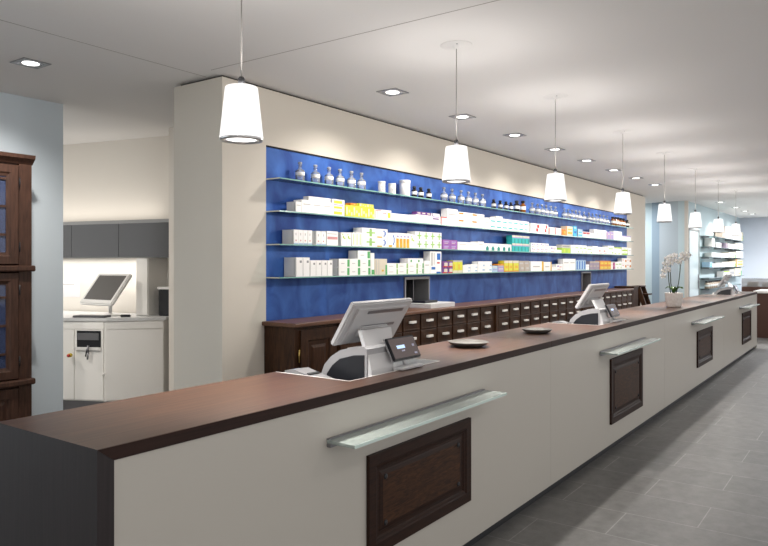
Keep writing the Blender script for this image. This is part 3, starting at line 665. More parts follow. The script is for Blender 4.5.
RUNS = [
 ('B', 4.24, 4.313, 1, 1, 0.086, 'white', 'plain small white box at the near end'),
 ('B', 4.313, 4.712, 3, 1, 0.108, 'white', 'wide white box beside the end box'),
 ('B@', 4.401, 4.692, 1, 1, 0.035, 'white', 'flat white box lying across the wide white box'),
 ('B', 4.714, 4.889, 1, 1, 0.144, 'whiteyellow3', 'white box with three yellow bands'),
 ('B', 4.896, 5.341, 4, 1, 0.103, 'yellow', 'yellow dotted box'),
 ('B@', 4.977, 5.066, 1, 1, 0.024, 'orange', 'orange flat box lying on yellow box'),
 ('B@', 5.104, 5.337, 2, 1, 0.03, 'yellow', 'flat yellow box on top of the yellow row'),
 ('B', 5.349, 5.464, 1, 1, 0.092, 'pinkstripe', 'white box with pale pink stripes'),
 ('B', 5.464, 5.628, 1, 1, 0.094, 'whiteyellowspot', 'white box with one yellow spot'),
 ('B', 5.635, 6.074, 3, 1, 0.071, 'white', 'low white box just past the yellow-spotted one'),
 ('B', 6.074, 6.393, 3, 1, 0.085, 'white', 'white box under the small purple ones'),
 ('B@', 6.093, 6.383, 3, 1, 0.032, 'purple', 'tiny purple box standing on white ones'),
 ('B', 6.393, 6.562, 1, 1, 0.115, 'whitepurple', 'white box with purple print'),
 ('B', 6.583, 6.714, 1, 1, 0.089, 'redtop', 'white box with red edge'),
 ('B', 6.721, 6.964, 1, 1, 0.188, 'white', 'tallest white box beside the red-edged one'),
 ('B', 6.971, 7.624, 2, 2, 0.167, 'whiteorange', 'white box with orange marks'),
 ('B', 7.637, 7.772, 1, 1, 0.118, 'white', 'narrow white box just before the turquoise-printed run'),
 ('B', 7.78, 8.958, 7, 2, 0.145, 'whiteteal', 'white box with turquoise print'),
 ('B@', 7.967, 8.14, 1, 1, 0.026, 'white', 'flat white box on the turquoise-printed run'),
 ('B', 9.026, 9.378, 1, 1, 0.133, 'whitered', 'larger white box with red zigzag'),
 ('B', 9.385, 9.656, 1, 1, 0.137, 'whitered', 'narrower white box with red zigzag'),
 ('B', 9.675, 9.892, 1, 1, 0.104, 'rededge', 'nearer white box with red edge'),
 ('B', 9.927, 10.17, 1, 1, 0.106, 'rededge', 'farther white box with red edge'),
 ('B', 10.19, 10.357, 1, 1, 0.093, 'orange', 'small orange box'),
 ('B', 10.366, 10.66, 1, 1, 0.149, 'orangeyellow', 'pale yellow box with orange edge'),
 ('B', 10.687, 10.84, 1, 1, 0.166, 'blue', 'narrow tall bright blue box'),
 ('B', 10.886, 11.104, 1, 1, 0.125, 'cyan', 'light blue box'),
 ('B', 11.118, 11.458, 2, 1, 0.091, 'redtop2', 'white box with red upper band'),
 ('B', 11.468, 11.66, 1, 1, 0.076, 'white', 'lowest white box beside red-banded box'),
 ('B', 11.67, 12.328, 3, 1, 0.152, 'whitered1', 'white box with faint red marks'),
 ('B', 12.356, 12.742, 2, 1, 0.138, 'lilac', 'lilac box'),
 ('B', 12.76, 13.248, 2, 1, 0.164, 'white', 'white box just past the lilac ones'),
 ('B', 13.267, 13.835, 2, 1, 0.096, 'purpletop', 'low white box with purple lid'),
 ('C', 4.216, 4.446, 4, 1, 0.123, 'bluefoot', 'taller white box with pale blue foot'),
 ('C', 4.498, 4.628, 2, 1, 0.122, 'bluefoot', 'shorter white box with pale blue foot'),
 ('C', 4.637, 4.796, 1, 1, 0.127, 'redband', 'white box with pink band'),
 ('C', 4.839, 4.984, 2, 1, 0.123, 'limedots', 'white lime-dotted box just past the pink-banded one'),
 ('C', 4.996, 5.143, 3, 1, 0.128, 'limedots2', 'pale white lime-striped box'),
 ('C', 5.148, 5.365, 1, 2, 0.178, 'greencross', 'big white box with green cross'),
 ('C', 5.37, 5.562, 1, 2, 0.176, 'bluearc', 'big white box with blue arc and orange foot'),
 ('C', 5.571, 5.705, 1, 1, 0.145, 'bluearc', 'single smaller white box with blue arc'),
 ('C', 5.708, 5.96, 4, 1, 0.149, 'orangefoot', 'white box with orange lower half'),
 ('C', 5.964, 6.055, 1, 1, 0.14, 'limedots', 'narrow white lime-dotted box beside the orange ones'),
 ('C', 6.059, 6.598, 4, 2, 0.178, 'greencross', 'white box with light green crosses'),
 ('C', 6.627, 6.953, 2, 2, 0.106, 'violet', 'violet box'),
 ('C', 6.96, 7.449, 2, 1, 0.091, 'white', 'plain white box just past the violet ones'),
 ('C', 7.454, 7.611, 1, 1, 0.107, 'white', 'taller plain white box beside the teal-footed row'),
 ('C', 7.619, 8.401, 5, 1, 0.089, 'tealfoot', 'white box with dark teal foot'),
 ('C', 8.422, 8.975, 5, 2, 0.214, 'teal', 'teal box with white lid'),
 ('C', 9.036, 9.675, 4, 2, 0.129, 'pinkmarks', 'white box with pink and lilac marks'),
 ('C', 9.698, 9.987, 1, 1, 0.097, 'pinkmarks', 'lower white box with pink marks'),
 ('C', 9.995, 10.182, 1, 1, 0.046, 'white', 'very low white box just before the lime green ones'),
 ('C', 10.19, 10.564, 2, 1, 0.078, 'lime', 'lime green box'),
 ('C@', 10.19, 10.555, 1, 1, 0.05, 'grey', 'grey flat box on lime green box'),
 ('C', 10.572, 10.75, 1, 1, 0.132, 'white', 'narrow white box just past the lime green ones'),
 ('C', 10.763, 11.301, 3, 1, 0.135, 'palegreen', 'white box with pale green marks'),
 ('C', 11.311, 11.578, 1, 1, 0.114, 'palegreen', 'shorter white box with pale green marks'),
 ('C', 11.599, 11.867, 1, 1, 0.135, 'white', 'white box in the middle of the pale green ones'),
 ('C', 11.883, 12.413, 2, 1, 0.123, 'rosemarks', 'white box with rose marks'),
 ('C', 12.424, 12.76, 1, 1, 0.156, 'palegreen', 'tallest white box with pale green marks'),
 ('C', 12.778, 13.229, 2, 1, 0.138, 'limetop', 'white box with lime lid'),
 ('C', 13.248, 13.609, 1, 2, 0.142, 'limebase', 'white box with lime base'),
 ('C', 13.635, 13.856, 1, 1, 0.137, 'white', 'last plain white box at the far end'),
 ('D', 4.24, 4.414, 2, 1, 0.162, 'greydot', 'tall white box with grey dot at the near end'),
 ('D', 4.418, 4.719, 4, 1, 0.139, 'greydot', 'shorter white box with grey dot'),
 ('D', 4.803, 5.284, 3, 2, 0.154, 'greenstripe', 'white box with bold green stripe'),
 ('D@', 5.089, 5.284, 1, 1, 0.078, 'greenstripe', 'topmost white box with green stripe'),
 ('D', 5.289, 5.345, 1, 1, 0.211, 'greenbase', 'narrow tall white box with green base'),
 ('D', 5.352, 5.554, 1, 1, 0.156, 'creamstripe', 'cream striped box with green edge'),
 ('D', 5.559, 6.113, 3, 2, 0.114, 'greenstripe2', 'low white box with thin green stripe'),
 ('D@', 5.932, 6.227, 2, 1, 0.05, 'greenlabel', 'flat white box lying on top of the thin-striped ones'),
 ('D', 6.119, 6.231, 1, 2, 0.119, 'greenstripe', 'narrow white box with green stripe'),
 ('D', 6.239, 6.352, 1, 1, 0.14, 'white', 'white box just before the tall blue-printed one'),
 ('D', 6.358, 6.594, 1, 1, 0.241, 'blueprint', 'tall white box with blue print'),
 ('D', 6.616, 6.849, 2, 2, 0.135, 'purplered', 'purple and red box'),
 ('D', 6.856, 7.077, 2, 1, 0.146, 'yellowpill', 'yellow box with white base'),
 ('D', 7.087, 7.272, 1, 1, 0.094, 'paleblue', 'nearer low white box with pale blue mark'),
 ('D', 7.277, 7.449, 1, 1, 0.103, 'paleblue', 'farther low white box with pale blue mark'),
 ('D', 7.459, 7.827, 2, 1, 0.136, 'paleblue', 'larger white box with pale blue mark'),
 ('D', 7.835, 7.995, 1, 1, 0.081, 'lilacblue', 'pale blue low box'),
 ('D', 8.001, 8.169, 1, 1, 0.082, 'lilacgrey', 'lilac low box'),
 ('D@', 8.001, 8.169, 1, 1, 0.023, 'orange', 'orange flat box on the lilac one'),
 ('D', 8.175, 8.434, 2, 1, 0.147, 'yelloworange', 'yellow box with orange edge'),
 ('D', 8.447, 8.629, 1, 1, 0.147, 'yelloworange', 'single narrower yellow box with orange edge'),
 ('D', 8.639, 8.968, 2, 1, 0.144, 'beige', 'beige grey box'),
 ('D', 9.026, 9.477, 1, 1, 0.139, 'yellowedge', 'nearer white box with yellow edge'),
 ('D', 9.488, 9.779, 1, 1, 0.132, 'yellowedge', 'farther white box with yellow edge'),
 ('D', 9.798, 9.947, 1, 1, 0.057, 'white', 'very low white box just past the yellow-edged ones'),
 ('D', 9.955, 10.223, 1, 1, 0.097, 'pinkmarks', 'low white box with pink marks'),
 ('D', 10.24, 10.781, 2, 1, 0.181, 'white', 'tall white box just before the blue striped ones'),
 ('D', 10.795, 11.262, 4, 1, 0.158, 'bluestripe', 'blue striped box'),
 ('D', 11.277, 11.428, 1, 1, 0.092, 'white', 'small white box just past the blue striped ones'),
 ('D', 11.458, 11.957, 3, 1, 0.145, 'mauve', 'mauve grey box'),
 ('D', 11.973, 12.584, 3, 2, 0.155, 'orangefull', 'orange and yellow box'),
 ('D', 12.602, 12.701, 1, 1, 0.124, 'white', 'thin white box just before the magenta one'),
 ('D', 12.713, 12.819, 1, 1, 0.125, 'magenta', 'thin magenta box'),
 ('D', 12.837, 13.236, 2, 1, 0.14, 'palegreen', 'white box with pale green marks'),
 ('D', 13.261, 13.856, 2, 2, 0.206, 'redspot', 'white box with red spot'),
]

last_top = {}
done = []
for ri, (code, x0, x1, nc, nt_, h, style, noun) in enumerate(RUNS):
    s = code[0]; on = code.endswith('@')
    z0 = SZ[s]
    if on:      # lies on whatever stands below it
        z0 = max([zt for (ss, a, b, zt) in done if ss == s and a < x1-0.004 and b > x0+0.004 and zt < SZ[s]+0.24] + [SZ[s]])
    w = (x1-x0)/nc - 0.004; th = h/nt_ - 0.0008
    dep = {'B': 0.105, 'C': 0.132, 'D': 0.135}[s] - (0.02 if on else 0) - 0.012*(ri % 3)
    if x0 > 6.0: dep = min(dep, 0.10 if s == 'C' and style != 'teal' else 0.085)
    y0 = 3.928 + (0.003 if on else 0)
    for r in range(nt_):
        for c in range(nc):
            o = bpy.data.objects.new('medicine_box', box_mesh(style, w, dep, th)); C.objects.link(o)
            jx = 0
            o.location = (x0 + c*(x1-x0)/nc, y0 + random.uniform(0, 0.003), z0 + r*h/nt_ + 0.0004)
            lab = noun
            if nt_ > 1: lab += ', ' + ('lower' if r == 0 else 'upper') + ' layer'
            if nc > 1: lab += ', ' + ORD[c] + ' along'
            lab += ', on the ' + SHELF_TXT[s]
            tag(o, lab, 'medicine box', 'medicine boxes on the ' + SHELF_TXT[s])
    done.append((s, x0, x1, z0 + h))

# ------------------------------------------------------------------ bottles and jars on the top shelf
def proto(name, cat):
    t = thing(name, None, cat, (0,0,0)); return t
def make_clear():
    t = thing('glass_bottle', 'x', 'bottle', group='clear glass bottles on the top shelf')
    m = MB(); m.lathe([(0.0, 0.0), (0.037, 0.0), (0.040, 0.004), (0.040, 0.082), (0.037, 0.092), (0.018, 0.103), (0.0135, 0.108), (0.0135, 0.130), (0.019, 0.133), (0.019, 0.136), (0.0, 0.136)], CLEARG, seg=18); m.build('body', t)
    m = MB(); m.lathe([(0.0, 0.1365), (0.010, 0.1365), (0.009, 0.142), (0.019, 0.147), (0.019, 0.158), (0.015, 0.164), (0.0, 0.165)], STOPPERG, seg=14); m.build('stopper', t)
    m = MB(); m.lathe([(0.0406, 0.050), (0.0408, 0.0505), (0.0408, 0.077), (0.0406, 0.0775)], LABELW, seg=18, cap=False); m.build('paper_label', t)
    return t
def make_small(nm_, glass, lab, cat, h, r):
    t = thing(nm_, lab, cat)
    m = MB(); m.lathe([(0.0, 0.0), (r*0.94, 0.0), (r, 0.004), (r, h*0.58), (r*0.9, h*0.66), (r*0.5, h*0.74), (r*0.5, h*0.80), (0.0, h*0.80)], glass, seg=18); m.build('body', t)
    m = MB(); m.lathe([(0.0, h*0.801), (r*0.62, h*0.801), (r*0.66, h*0.83), (r*0.66, h*0.97), (r*0.58, h), (0.0, h)], BLACK if glass is not AMBERG else BROWNG, seg=16); m.build('cap', t)
    m = MB(); m.lathe([(r+0.0006, h*0.26), (r+0.0008, h*0.265), (r+0.0008, h*0.52), (r+0.0006, h*0.525)], LABELW, seg=18, cap=False); m.build('paper_label', t)
    return t
YB = 3.985; ZA = SZ['A']
CLEAR = [4.351, 4.548, 4.732, 4.887, 5.056, 5.21, 6.745, 6.925, 7.137, 7.318, 7.495, 7.684, 9.191, 9.39, 9.551, 9.712, 9.885, 10.059, 10.435, 10.603, 10.77, 10.933, 11.109, 11.318, 11.574, 11.762, 11.949, 12.147, 12.344, 12.547]
grp = [(6, 'near the wall corner'), (6, 'past the three small dark bottles'), (6, 'just past the amber bottle'), (6, 'in the fourth group from the wall corner'), (6, 'in the group before the five amber ones')]
cb = make_clear(); i = 0
for n, txt in grp:
    for k in range(n):
        lab = '%s clear glass bottle %s, top shelf' % (ORD[k], txt)
        if i == 0: cb['label'] = lab; cb.location = (CLEAR[0], YB, ZA)
        else: dup(cb, (CLEAR[i], YB, ZA), lab)
        i += 1
dk = make_small('dark_bottle', BROWNG, 'x', 'bottle', 0.118, 0.030); dk['group'] = 'small dark bottles on the top shelf'
DARK = [6.114, 6.241, 6.403, 7.969, 8.155, 8.327, 8.479]
for k, x in enumerate(DARK):
    lab = (ORD[k] + ' of three small dark bottles just past the white jars, top shelf') if k < 3 else (ORD[k-3] + ' of four small dark bottles in the middle of the top shelf')
    if k == 0: dk['label'] = lab; dk.location = (x, YB-0.01, ZA)
    else: dup(dk, (x, YB-0.01, ZA), lab)
t = make_small('dark_bottle', BROWNG, 'taller dark bottle with glass stopper before the amber one, middle of top shelf', 'bottle', 0.155, 0.042); t.location = (8.66, YB-0.01, ZA); t['group'] = 'small dark bottles on the top shelf'
t = make_small('dark_bottle', BROWNG, 'last dark bottle at the far end of the top shelf', 'bottle', 0.15, 0.045); t.location = (13.72, YB-0.01, ZA); t['group'] = 'small dark bottles on the top shelf'
ab = make_small('amber_bottle', AMBERG, 'single amber bottle with white label in the middle of the top shelf', 'bottle', 0.165, 0.040); ab.location = (8.86, YB-0.01, ZA); ab['group'] = 'amber bottles on the top shelf'
for k, x in enumerate([12.83, 12.99, 13.15, 13.32, 13.50]):
    dup(ab, (x, YB-0.01, ZA), ORD[k] + ' of five amber bottles near the far end of the top shelf')
def make_jar(h, r, lab):
    t = thing('medicine_jar', lab, 'jar', group='white jars on the top shelf')
    m = MB(); m.lathe([(0.0, 0.0), (r*0.96, 0.0), (r, 0.004), (r, h*0.80), (0.0, h*0.80)], WHITEP, seg=22); m.build('body', t)
    m = MB(); m.lathe([(0.0, h*0.801), (r*1.03, h*0.801), (r*1.05, h*0.82), (r*1.05, h*0.98), (r, h), (0.0, h)], WHITEP, seg=22); m.build('lid', t)
    m = MB()
    for zz, a0, a1 in ((0.55, 3.6, 5.2), (0.42, 3.7, 5.0), (0.3, 3.8, 5.1)):
        n = 8; vs = []
        for q in range(n+1):
            a = a0 + (a1-a0)*q/n; vs += [((r+0.0006)*math.cos(a), (r+0.0006)*math.sin(a), zz*h-0.003), ((r+0.0006)*math.cos(a), (r+0.0006)*math.sin(a), zz*h+0.003)]
        m.add(vs, [(2*q, 2*q+2, 2*q+3, 2*q+1) for q in range(n)], INK['lgrey'])
    m.build('print', t)
    return t
for x, h, r, lab in ((5.538, 0.115, 0.036, 'white lidded jar with printed label beside the clear bottles, first of three'), (5.716, 0.110, 0.038, 'shorter white lidded jar in the middle of the three jars'), (5.948, 0.165, 0.056, 'tall plain white lidded jar, largest of the three on the top shelf')):
    make_jar(h, r, lab).location = (x, YB, ZA)

# ------------------------------------------------------------------ pendant lamps
PEND_X = [2.11, 4.02, 5.76, 7.72, 9.55, 11.45, 13.34, 15.2]
PY = 2.28; SB, STp = 2.168, 2.405
pt = [('first', 'closest and largest hanging lamp, in front of the cream wall corner'), ('', 'second hanging lamp along the counter, above the two dishes'), ('', 'third hanging lamp along the counter, before the second till'), ('', 'fourth hanging lamp along the counter, in front of the far end of the blue wall'),
      ('', 'fifth hanging lamp along the counter, just past the shelf wall'), ('', 'sixth hanging lamp along the counter, in front of the grey blue corner'), ('', 'seventh hanging lamp along the counter, in front of the far glass shelves'), ('', 'last and smallest hanging lamp at the far end of the row')]
pl = thing('pendant_lamp', pt[0][1], 'lamp', (PEND_X[0], PY, CEIL), group='hanging lamps over the counter')
zt = STp - CEIL; zb = SB - CEIL
m = MB(); m.lathe([(0.0, -0.0002), (0.105, -0.0002), (0.105, -0.002), (0.100, -0.004), (0.02, -0.004), (0.014, -0.022), (0.0, -0.024)][::-1], CEILW, seg=32); can = m.build('canopy', pl)
m = MB()
for a in (0.6, 0.6+PI): m.lathe([(0.0, -0.008), (0.005, -0.008), (0.006, -0.0045), (0.0, -0.0045)], STEELD, (0.05*math.cos(a), 0.05*math.sin(a), 0), seg=8)
m.build('screw', can)
m = MB(); m.tube([(0, 0, -0.022), (0, 0, zt+0.042)], 0.0034, mat('steel_cord', (0.42, 0.40, 0.38), 0.4, metal=0.6), 8); m.build('cord', pl)
m = MB(); m.lathe([(0.0, zt+0.001), (0.015, zt+0.001), (0.015, zt+0.036), (0.009, zt+0.046), (0.0, zt+0.047)], mat('socket_grey', (0.07, 0.07, 0.075), 0.5), seg=14); m.build('socket', pl)
m = MB(); m.lathe([(0.0, zb+0.02), (0.092, zb+0.02), (0.0945, zb+0.018), (0.0955, zb+0.012), (0.0715, zt-0.004), (0.068, zt), (0.0, zt)], SHADE, seg=32); m.build('lamp_shade', pl)
m = MB(); m.lathe([(0.070, zb+0.0115), (0.0935, zb+0.0115), (0.0945, zb+0.004), (0.092, zb), (0.074, zb), (0.070, zb+0.004), (0.070, zb+0.0115)], CHROME, seg=32, cap=False); m.build('lamp_ring', pl)
m = MB(); m.lathe([(0.0, zb+0.008), (0.069, zb+0.008), (0.069, zb+0.012), (0.0, zb+0.013)], DIFFUSER, seg=28); m.build('lens', pl)
for k, x in enumerate(PEND_X[1:]): dup(pl, (x, PY, CEIL), pt[k+1][1])

# ------------------------------------------------------------------ recessed downlights
DL = [(4.80,3.34),(6.01,3.34),(7.22,3.34),(8.42,3.34),(9.60,3.34),(10.83,3.34),(12.06,3.34),(13.3,3.34),(17.99,3.03),(20.0,3.0),(21.5,3.0),(22.9,3.0),(2.58,4.99)]
txt = ['%s square ceiling spotlight of the row along the shelf wall' % ORD[k] for k in range(8)] + ['%s ceiling spotlight of the far group past the shelf wall' % ORD[k] for k in range(4)] + ['lone square ceiling spotlight in front of the blue grey wall']
dl = thing('ceiling_spotlight', txt[0], 'ceiling light', (*DL[0], CEIL), group='square spotlights in the ceiling')
m = MB()
s = 0.10; i_ = 0.073
for q in ((-s, s, -s, -i_), (-s, s, i_, s), (-s, -i_, -i_, i_), (i_, s, -i_, i_)): m.box(q[0], q[1], q[2], q[3], -0.007, -0.0005, mat('spot_frame_grey', (0.33, 0.33, 0.34), 0.35, metal=0.7))
m.build('frame', dl)
m = MB(); m.box(-i_+0.001, i_-0.001, -i_+0.001, i_-0.001, -0.004, -0.0008, mat('spot_reflector', (0.55, 0.55, 0.56), 0.25, metal=0.6)); m.build('reflector', dl)
m = MB(); m.lathe([(0.0, -0.0065), (0.056, -0.0065), (0.058, -0.0042), (0.0, -0.0042)], DIFFUSER, seg=24); m.build('lens', dl)
for k, p in enumerate(DL[1:]): dup(dl, (*p, CEIL), txt[k+1])

# ------------------------------------------------------------------ antique glazed cabinet by the blue grey wall
ox = (2.96, 5.70, 0)
gc = thing('glazed_cabinet', 'tall antique dark wood cabinet with glass doors against the blue grey wall', 'cabinet', ox)
gx0, gx1, gy0, gy1 = 1.42, 2.955, 5.70, 6.037
m = MB()
m.box(gx0, gx1, gy1-0.02, gy1, 0, 2.44, NAVY)
for q in ((gx0, gx0+0.10), (gx1-0.105, gx1)): m.box(q[0], q[1], gy0, gy1-0.02, 0, 2.44, WOOD_OLD)
m.box(gx0+0.10, gx1-0.105, gy0+0.02, gy1-0.02, 0.0, 0.62, WOOD_OLD); m.box(gx0+0.10, gx1-0.105, gy0+0.02, gy1-0.02, 2.40, 2.44, WOOD_OLD); m.box(gx0+0.10, gx1-0.105, gy0+0.02, gy1-0.02, 1.56, 1.61, WOOD_OLD)
rel(m.build('carcass', gc), ox)
m = MB()
m.prism([(gy1, 2.44), (gy0, 2.44), (gy0-0.012, 2.455), (gy0-0.045, 2.485), (gy0-0.05, 2.515), (gy1, 2.515)], 'x', gx0-0.04, gx1+0.008, WOOD_OLD); rel(m.build('cornice', gc), ox)
for z in (1.56, 0.63):
    m = MB(); m.box(gx0-0.01, gx1+0.014, gy0-0.045, gy1, z, z+0.05, WOOD_OLD, 0.012); rel(m.build('ledge', gc), ox)
xm = (gx0+gx1)/2
def gdoor(x0, x1, z0, z1, bars, hinge_right):
    m = MB(); m.frame(x0, x1, z0, z1, gy0+0.012, [(0, -0.008), (0, 0.022), (0.004, 0.026), (0.062, 0.026), (0.075, 0.016), (0.095, 0.012), (0.095, -0.008)], WOOD_OLD)
    d = rel(m.build('door', gc), ox)
    m = MB()
    for b in bars: m.box(x0+0.094, x1-0.094, gy0-0.006, gy0+0.014, b-0.009, b+0.009, WOOD_OLD)
    xc = (x0+x1)/2; m.box(xc-0.009, xc+0.009, gy0-0.006, gy0+0.014, z0+0.094, z1-0.094, WOOD_OLD)
    m.build('glazing_bar', d)
    m = MB(); m.box(x0+0.090, x1-0.090, gy0+0.006, gy0+0.009, z0+0.09, z1-0.09, NAVYGLASS); m.build('pane', d)
    m = MB(); hx = x1+0.006 if hinge_right else x0-0.006
    for hz in (z0+0.14, z1-0.14): m.tube([(hx, gy0-0.018, hz-0.04), (hx, gy0-0.018, hz+0.04)], 0.005, BLACK)
    m.build('hinge', d)
for z0, z1, bars in ((1.62, 2.425, (2.31, 2.086, 1.858)), (0.69, 1.55, (1.353, 1.125, 0.897))):
    gdoor(gx0+0.105, xm-0.004, z0, z1, bars, False); gdoor(xm+0.004, gx1-0.112, z0, z1, bars, True)
    for b in bars:
        m = MB(); m.box(gx0+0.101, gx1-0.106, gy0+0.05, gy1-0.021, b-0.009, b+0.009, WOOD_OLD); rel(m.build('shelf', gc), ox)
for x0, x1 in ((gx0+0.105, xm-0.004), (xm+0.004, gx1-0.112)):
    m = MB(); m.frame(x0, x1, 0.10, 0.61, gy0+0.012, [(0, -0.004), (0, 0.022), (0.075, 0.022), (0.085, 0.010), (0.10, 0.010), (0.12, 0.018)], WOOD_OLD, fill=WOOD_OLD); rel(m.build('lower_door', gc), ox)

# ------------------------------------------------------------------ back room: work unit, wall cabinet, screen
UT = 1.03
up = [(3.86, 7.78), (4.10, 7.28), (4.345, 6.815), (4.83, 6.43), (5.10, 6.52), (4.64, 8.85), (4.42, 8.80)]
ou = (4.345, 6.815, 0)
wu = thing('work_unit', 'angled white work unit with grey worktop in the back room', 'cabinet', ou)
def inset(poly, d):
    c = Vector((sum(p[0] for p in poly)/len(poly), sum(p[1] for p in poly)/len(poly)))
    return [tuple(Vector(p) + (c-Vector(p)).normalized()*d) for p in poly]
UW = mat('unit_white', (0.92, 0.90, 0.865), 0.45)
m = MB(); m.prism(inset(up, 0.03), 'z', 0.12, UT-0.035, UW); rel(m.build('carcass', wu), ou)
m = MB(); m.prism(inset(up, 0.09), 'z', 0.0, 0.119, STEELD); rel(m.build('plinth', wu), ou)
m = MB(); m.prism(up, 'z', UT-0.034, UT, mat('worktop_pale_grey', (0.66, 0.66, 0.66), 0.35)); rel(m.build('worktop', wu), ou)
def face(a, b, t0, t1, z0, z1, th, mt, name, off=0.0, parent=None):
    a = Vector((*inset(up, 0.03)[a], 0)); b = Vector((*inset(up, 0.03)[b], 0)); d = (b-a); L_ = d.length; d = d.normalized(); n = Vector((d.y, -d.x, 0))
    c0 = Vector((4.6, 7.6, 0))
    if n.dot(a-c0) < 0: n = -n
    m = MB(); c = a + d*((t0+t1)/2*L_) + n*(th/2+0.001+off) + Vector((0,0,(z0+z1)/2))
    m.obox(c, d, n, Vector((0,0,1)), (t1-t0)/2*L_, th/2, (z1-z0)/2, mt)
    return rel(m.build(name, wu), ou), c, n
face(1, 2, 0.02, 0.98, 0.91, 0.985, 0.012, UW, 'fascia'); face(2, 3, 0.02, 0.99, 0.91, 0.985, 0.012, UW, 'fascia')
dr, c, n = face(2, 3, 0.02, 0.99, 0.135, 0.90, 0.012, UW, 'door')
dr, c, n = face(1, 2, 0.30, 0.97, 0.135, 0.90, 0.012, UW, 'door'); dr2, _, _ = face(1, 2, -0.3, 0.28, 0.135, 0.90, 0.012, UW, 'door')
bay, bc, bn = face(1, 2, 0.36, 0.92, 0.70, 0.89, 0.004, BLACK, 'machine_bay', 0.0135)
face(1, 2, 0.38, 0.88, 0.79, 0.865, 0.006, STEELD, 'machine_front', 0.018); face(1, 2, 0.33, 0.93, 0.68, 0.712, 0.02, WHITEP, 'machine_lip', 0.0135)
m = MB(); pos = bc + bn*0.03 + Vector((0,0,-0.17)) + Vector((-0.09,0.17,0))
m.tube([pos, pos + bn*0.03], 0.022, mat('button_yellow', (0.75, 0.55, 0.04), 0.4)); m.tube([pos + bn*0.031, pos + bn*0.05], 0.017, mat('button_red', (0.55, 0.04, 0.03), 0.4)); rel(m.build('stop_button', wu), ou)
for dx in (0.02, ):
    m = MB(); p = bc + bn*0.02 + Vector((0.085, -0.165, -0.37)); m.tube([p, p + bn*0.012], 0.018, UW, 12); rel(m.build('lock', wu), ou)
m = MB(); p = bc + bn*0.045 + Vector((0.01, -0.02, -0.10))
m.tube([p + Vector((0,0,0.04)), p + bn*0.012, p - Vector((0,0,0.03))], 0.012, STEELD, 6); m.tube([p - Vector((0,0,0.03)), p - Vector((0.01,0,0.11))], 0.009, STEELD, 6)
m.tube([p + Vector((-0.01,0.01,0)), p + Vector((-0.02,0.02,-0.08))], 0.008, BLACK, 6)
o = m.build('key_bunch'); tag(o, 'dark bunch of keys hanging from the lock of the white work unit', 'keys')
# tilted screen, keyboard
ts = thing('desk_monitor', 'white desk monitor tilted far back on the worktop in the back room', 'monitor', (4.50, 7.10, UT))
W = Vector((0.05, -1, 0)).normalized(); Lb = Vector((1, 0.05, 0))
upv = (Lb*0.62 + Vector((0,0,0.80))).normalized(); nn = W.cross(upv)
if nn.x > 0: nn = -nn
c = Vector((0.03, 0.01, 0.30))
m = MB(); m.obox(c, W, upv, nn, 0.29, 0.215, 0.022, WHITEP, 0.012); mb_ = m.build('monitor_body', ts)
m = MB(); m.obox(c + nn*0.0225 + upv*0.012, W, upv, nn, 0.245, 0.168, 0.001, GREYSCREEN); m.build('screen', mb_)
m = MB(); m.tube([(0.08, 0, 0.03), (0.08, 0, 0.29)], 0.02, SILVER); m.lathe([(0.0, 0.0), (0.12, 0.0), (0.12, 0.012), (0.03, 0.03), (0.0, 0.03)], WHITEP, (0.09, 0, 0)); m.build('stand', ts)
m = MB(); m.obox((4.33, 7.06, UT+0.012), (0.45,-0.89,0), (0.89,0.45,0), (0,0,1), 0.19, 0.07, 0.011, mat('keyboard_grey', (0.09,0.09,0.10), 0.5), 0.004)
tag(m.build('keyboard'), 'dark grey keyboard lying under the tilted white monitor', 'keyboard')
m = MB(); m.obox((4.56, 6.78, UT+0.015), (0.7,-0.7,0), (0.7,0.7,0), (0,0,1), 0.055, 0.025, 0.014, BLACK, 0.008)
tag(m.build('barcode_scanner'), 'small black hand scanner on the worktop beside the white monitor', 'scanner')
# wall cabinet with dark glass front, tower cupboard, appliance, paper
def wallpt(t, n, z): 
    p = A + D*t - Nn*n; return Vector((p.x, p.y, z))
D3 = Vector((D.x, D.y, 0)); N3 = Vector((-Nn.x, -Nn.y, 0)); Z3 = Vector((0,0,1))
wc = thing('wall_cabinet', 'long dark grey glass fronted cabinet hung on the back room wall', 'cabinet', wallpt(1.0, 0, 1.69))
oo = wallpt(1.0, 0, 1.69)
t0, t1 = -0.55, 2.49
def wbox(ta, tb, na, nb, za, zb, mt, bev=0.0):
    m = MB(); m.obox(wallpt((ta+tb)/2, (na+nb)/2, (za+zb)/2), D3, N3, Z3, (tb-ta)/2, (nb-na)/2, (zb-za)/2, mt, bev); return m
m = wbox(t0, t1, 0.0, 0.33, 1.69, 2.125, mat('cabinet_grey', (0.33, 0.335, 0.34), 0.5)); rel(m.build('carcass', wc), oo)
tt = [t0, 0.25, 1.02, 1.75, t1]
for k in range(4):
    m = wbox(tt[k]+0.003, tt[k+1]-0.003, 0.331, 0.345, 1.70, 2.085, DARKGLASS); rel(m.build('glass_front', wc), oo)
tc_ = thing('tower_cupboard', 'narrow white upright cupboard on the worktop under the wall cabinet', 'cupboard', wallpt(2.06, 0, UT)); ot = wallpt(2.06, 0, UT)
m = wbox(1.98, 2.15, 0.001, 0.30, UT+0.001, 1.685, UW); rel(m.build('body', tc_), ot)
m = wbox(1.985, 2.145, 0.301, 0.315, UT+0.01, 1.68, UW); rel(m.build('door', tc_), ot)
ap = thing('wall_appliance', 'black appliance with a white top between the tower cupboard and the wall', 'appliance', wallpt(2.36, 0, UT)); oa = wallpt(2.36, 0, UT)
m = wbox(2.27, 2.45, 0.001, 0.28, UT+0.001, 1.33, BLACK, 0.01); rel(m.build('body', ap), oa)
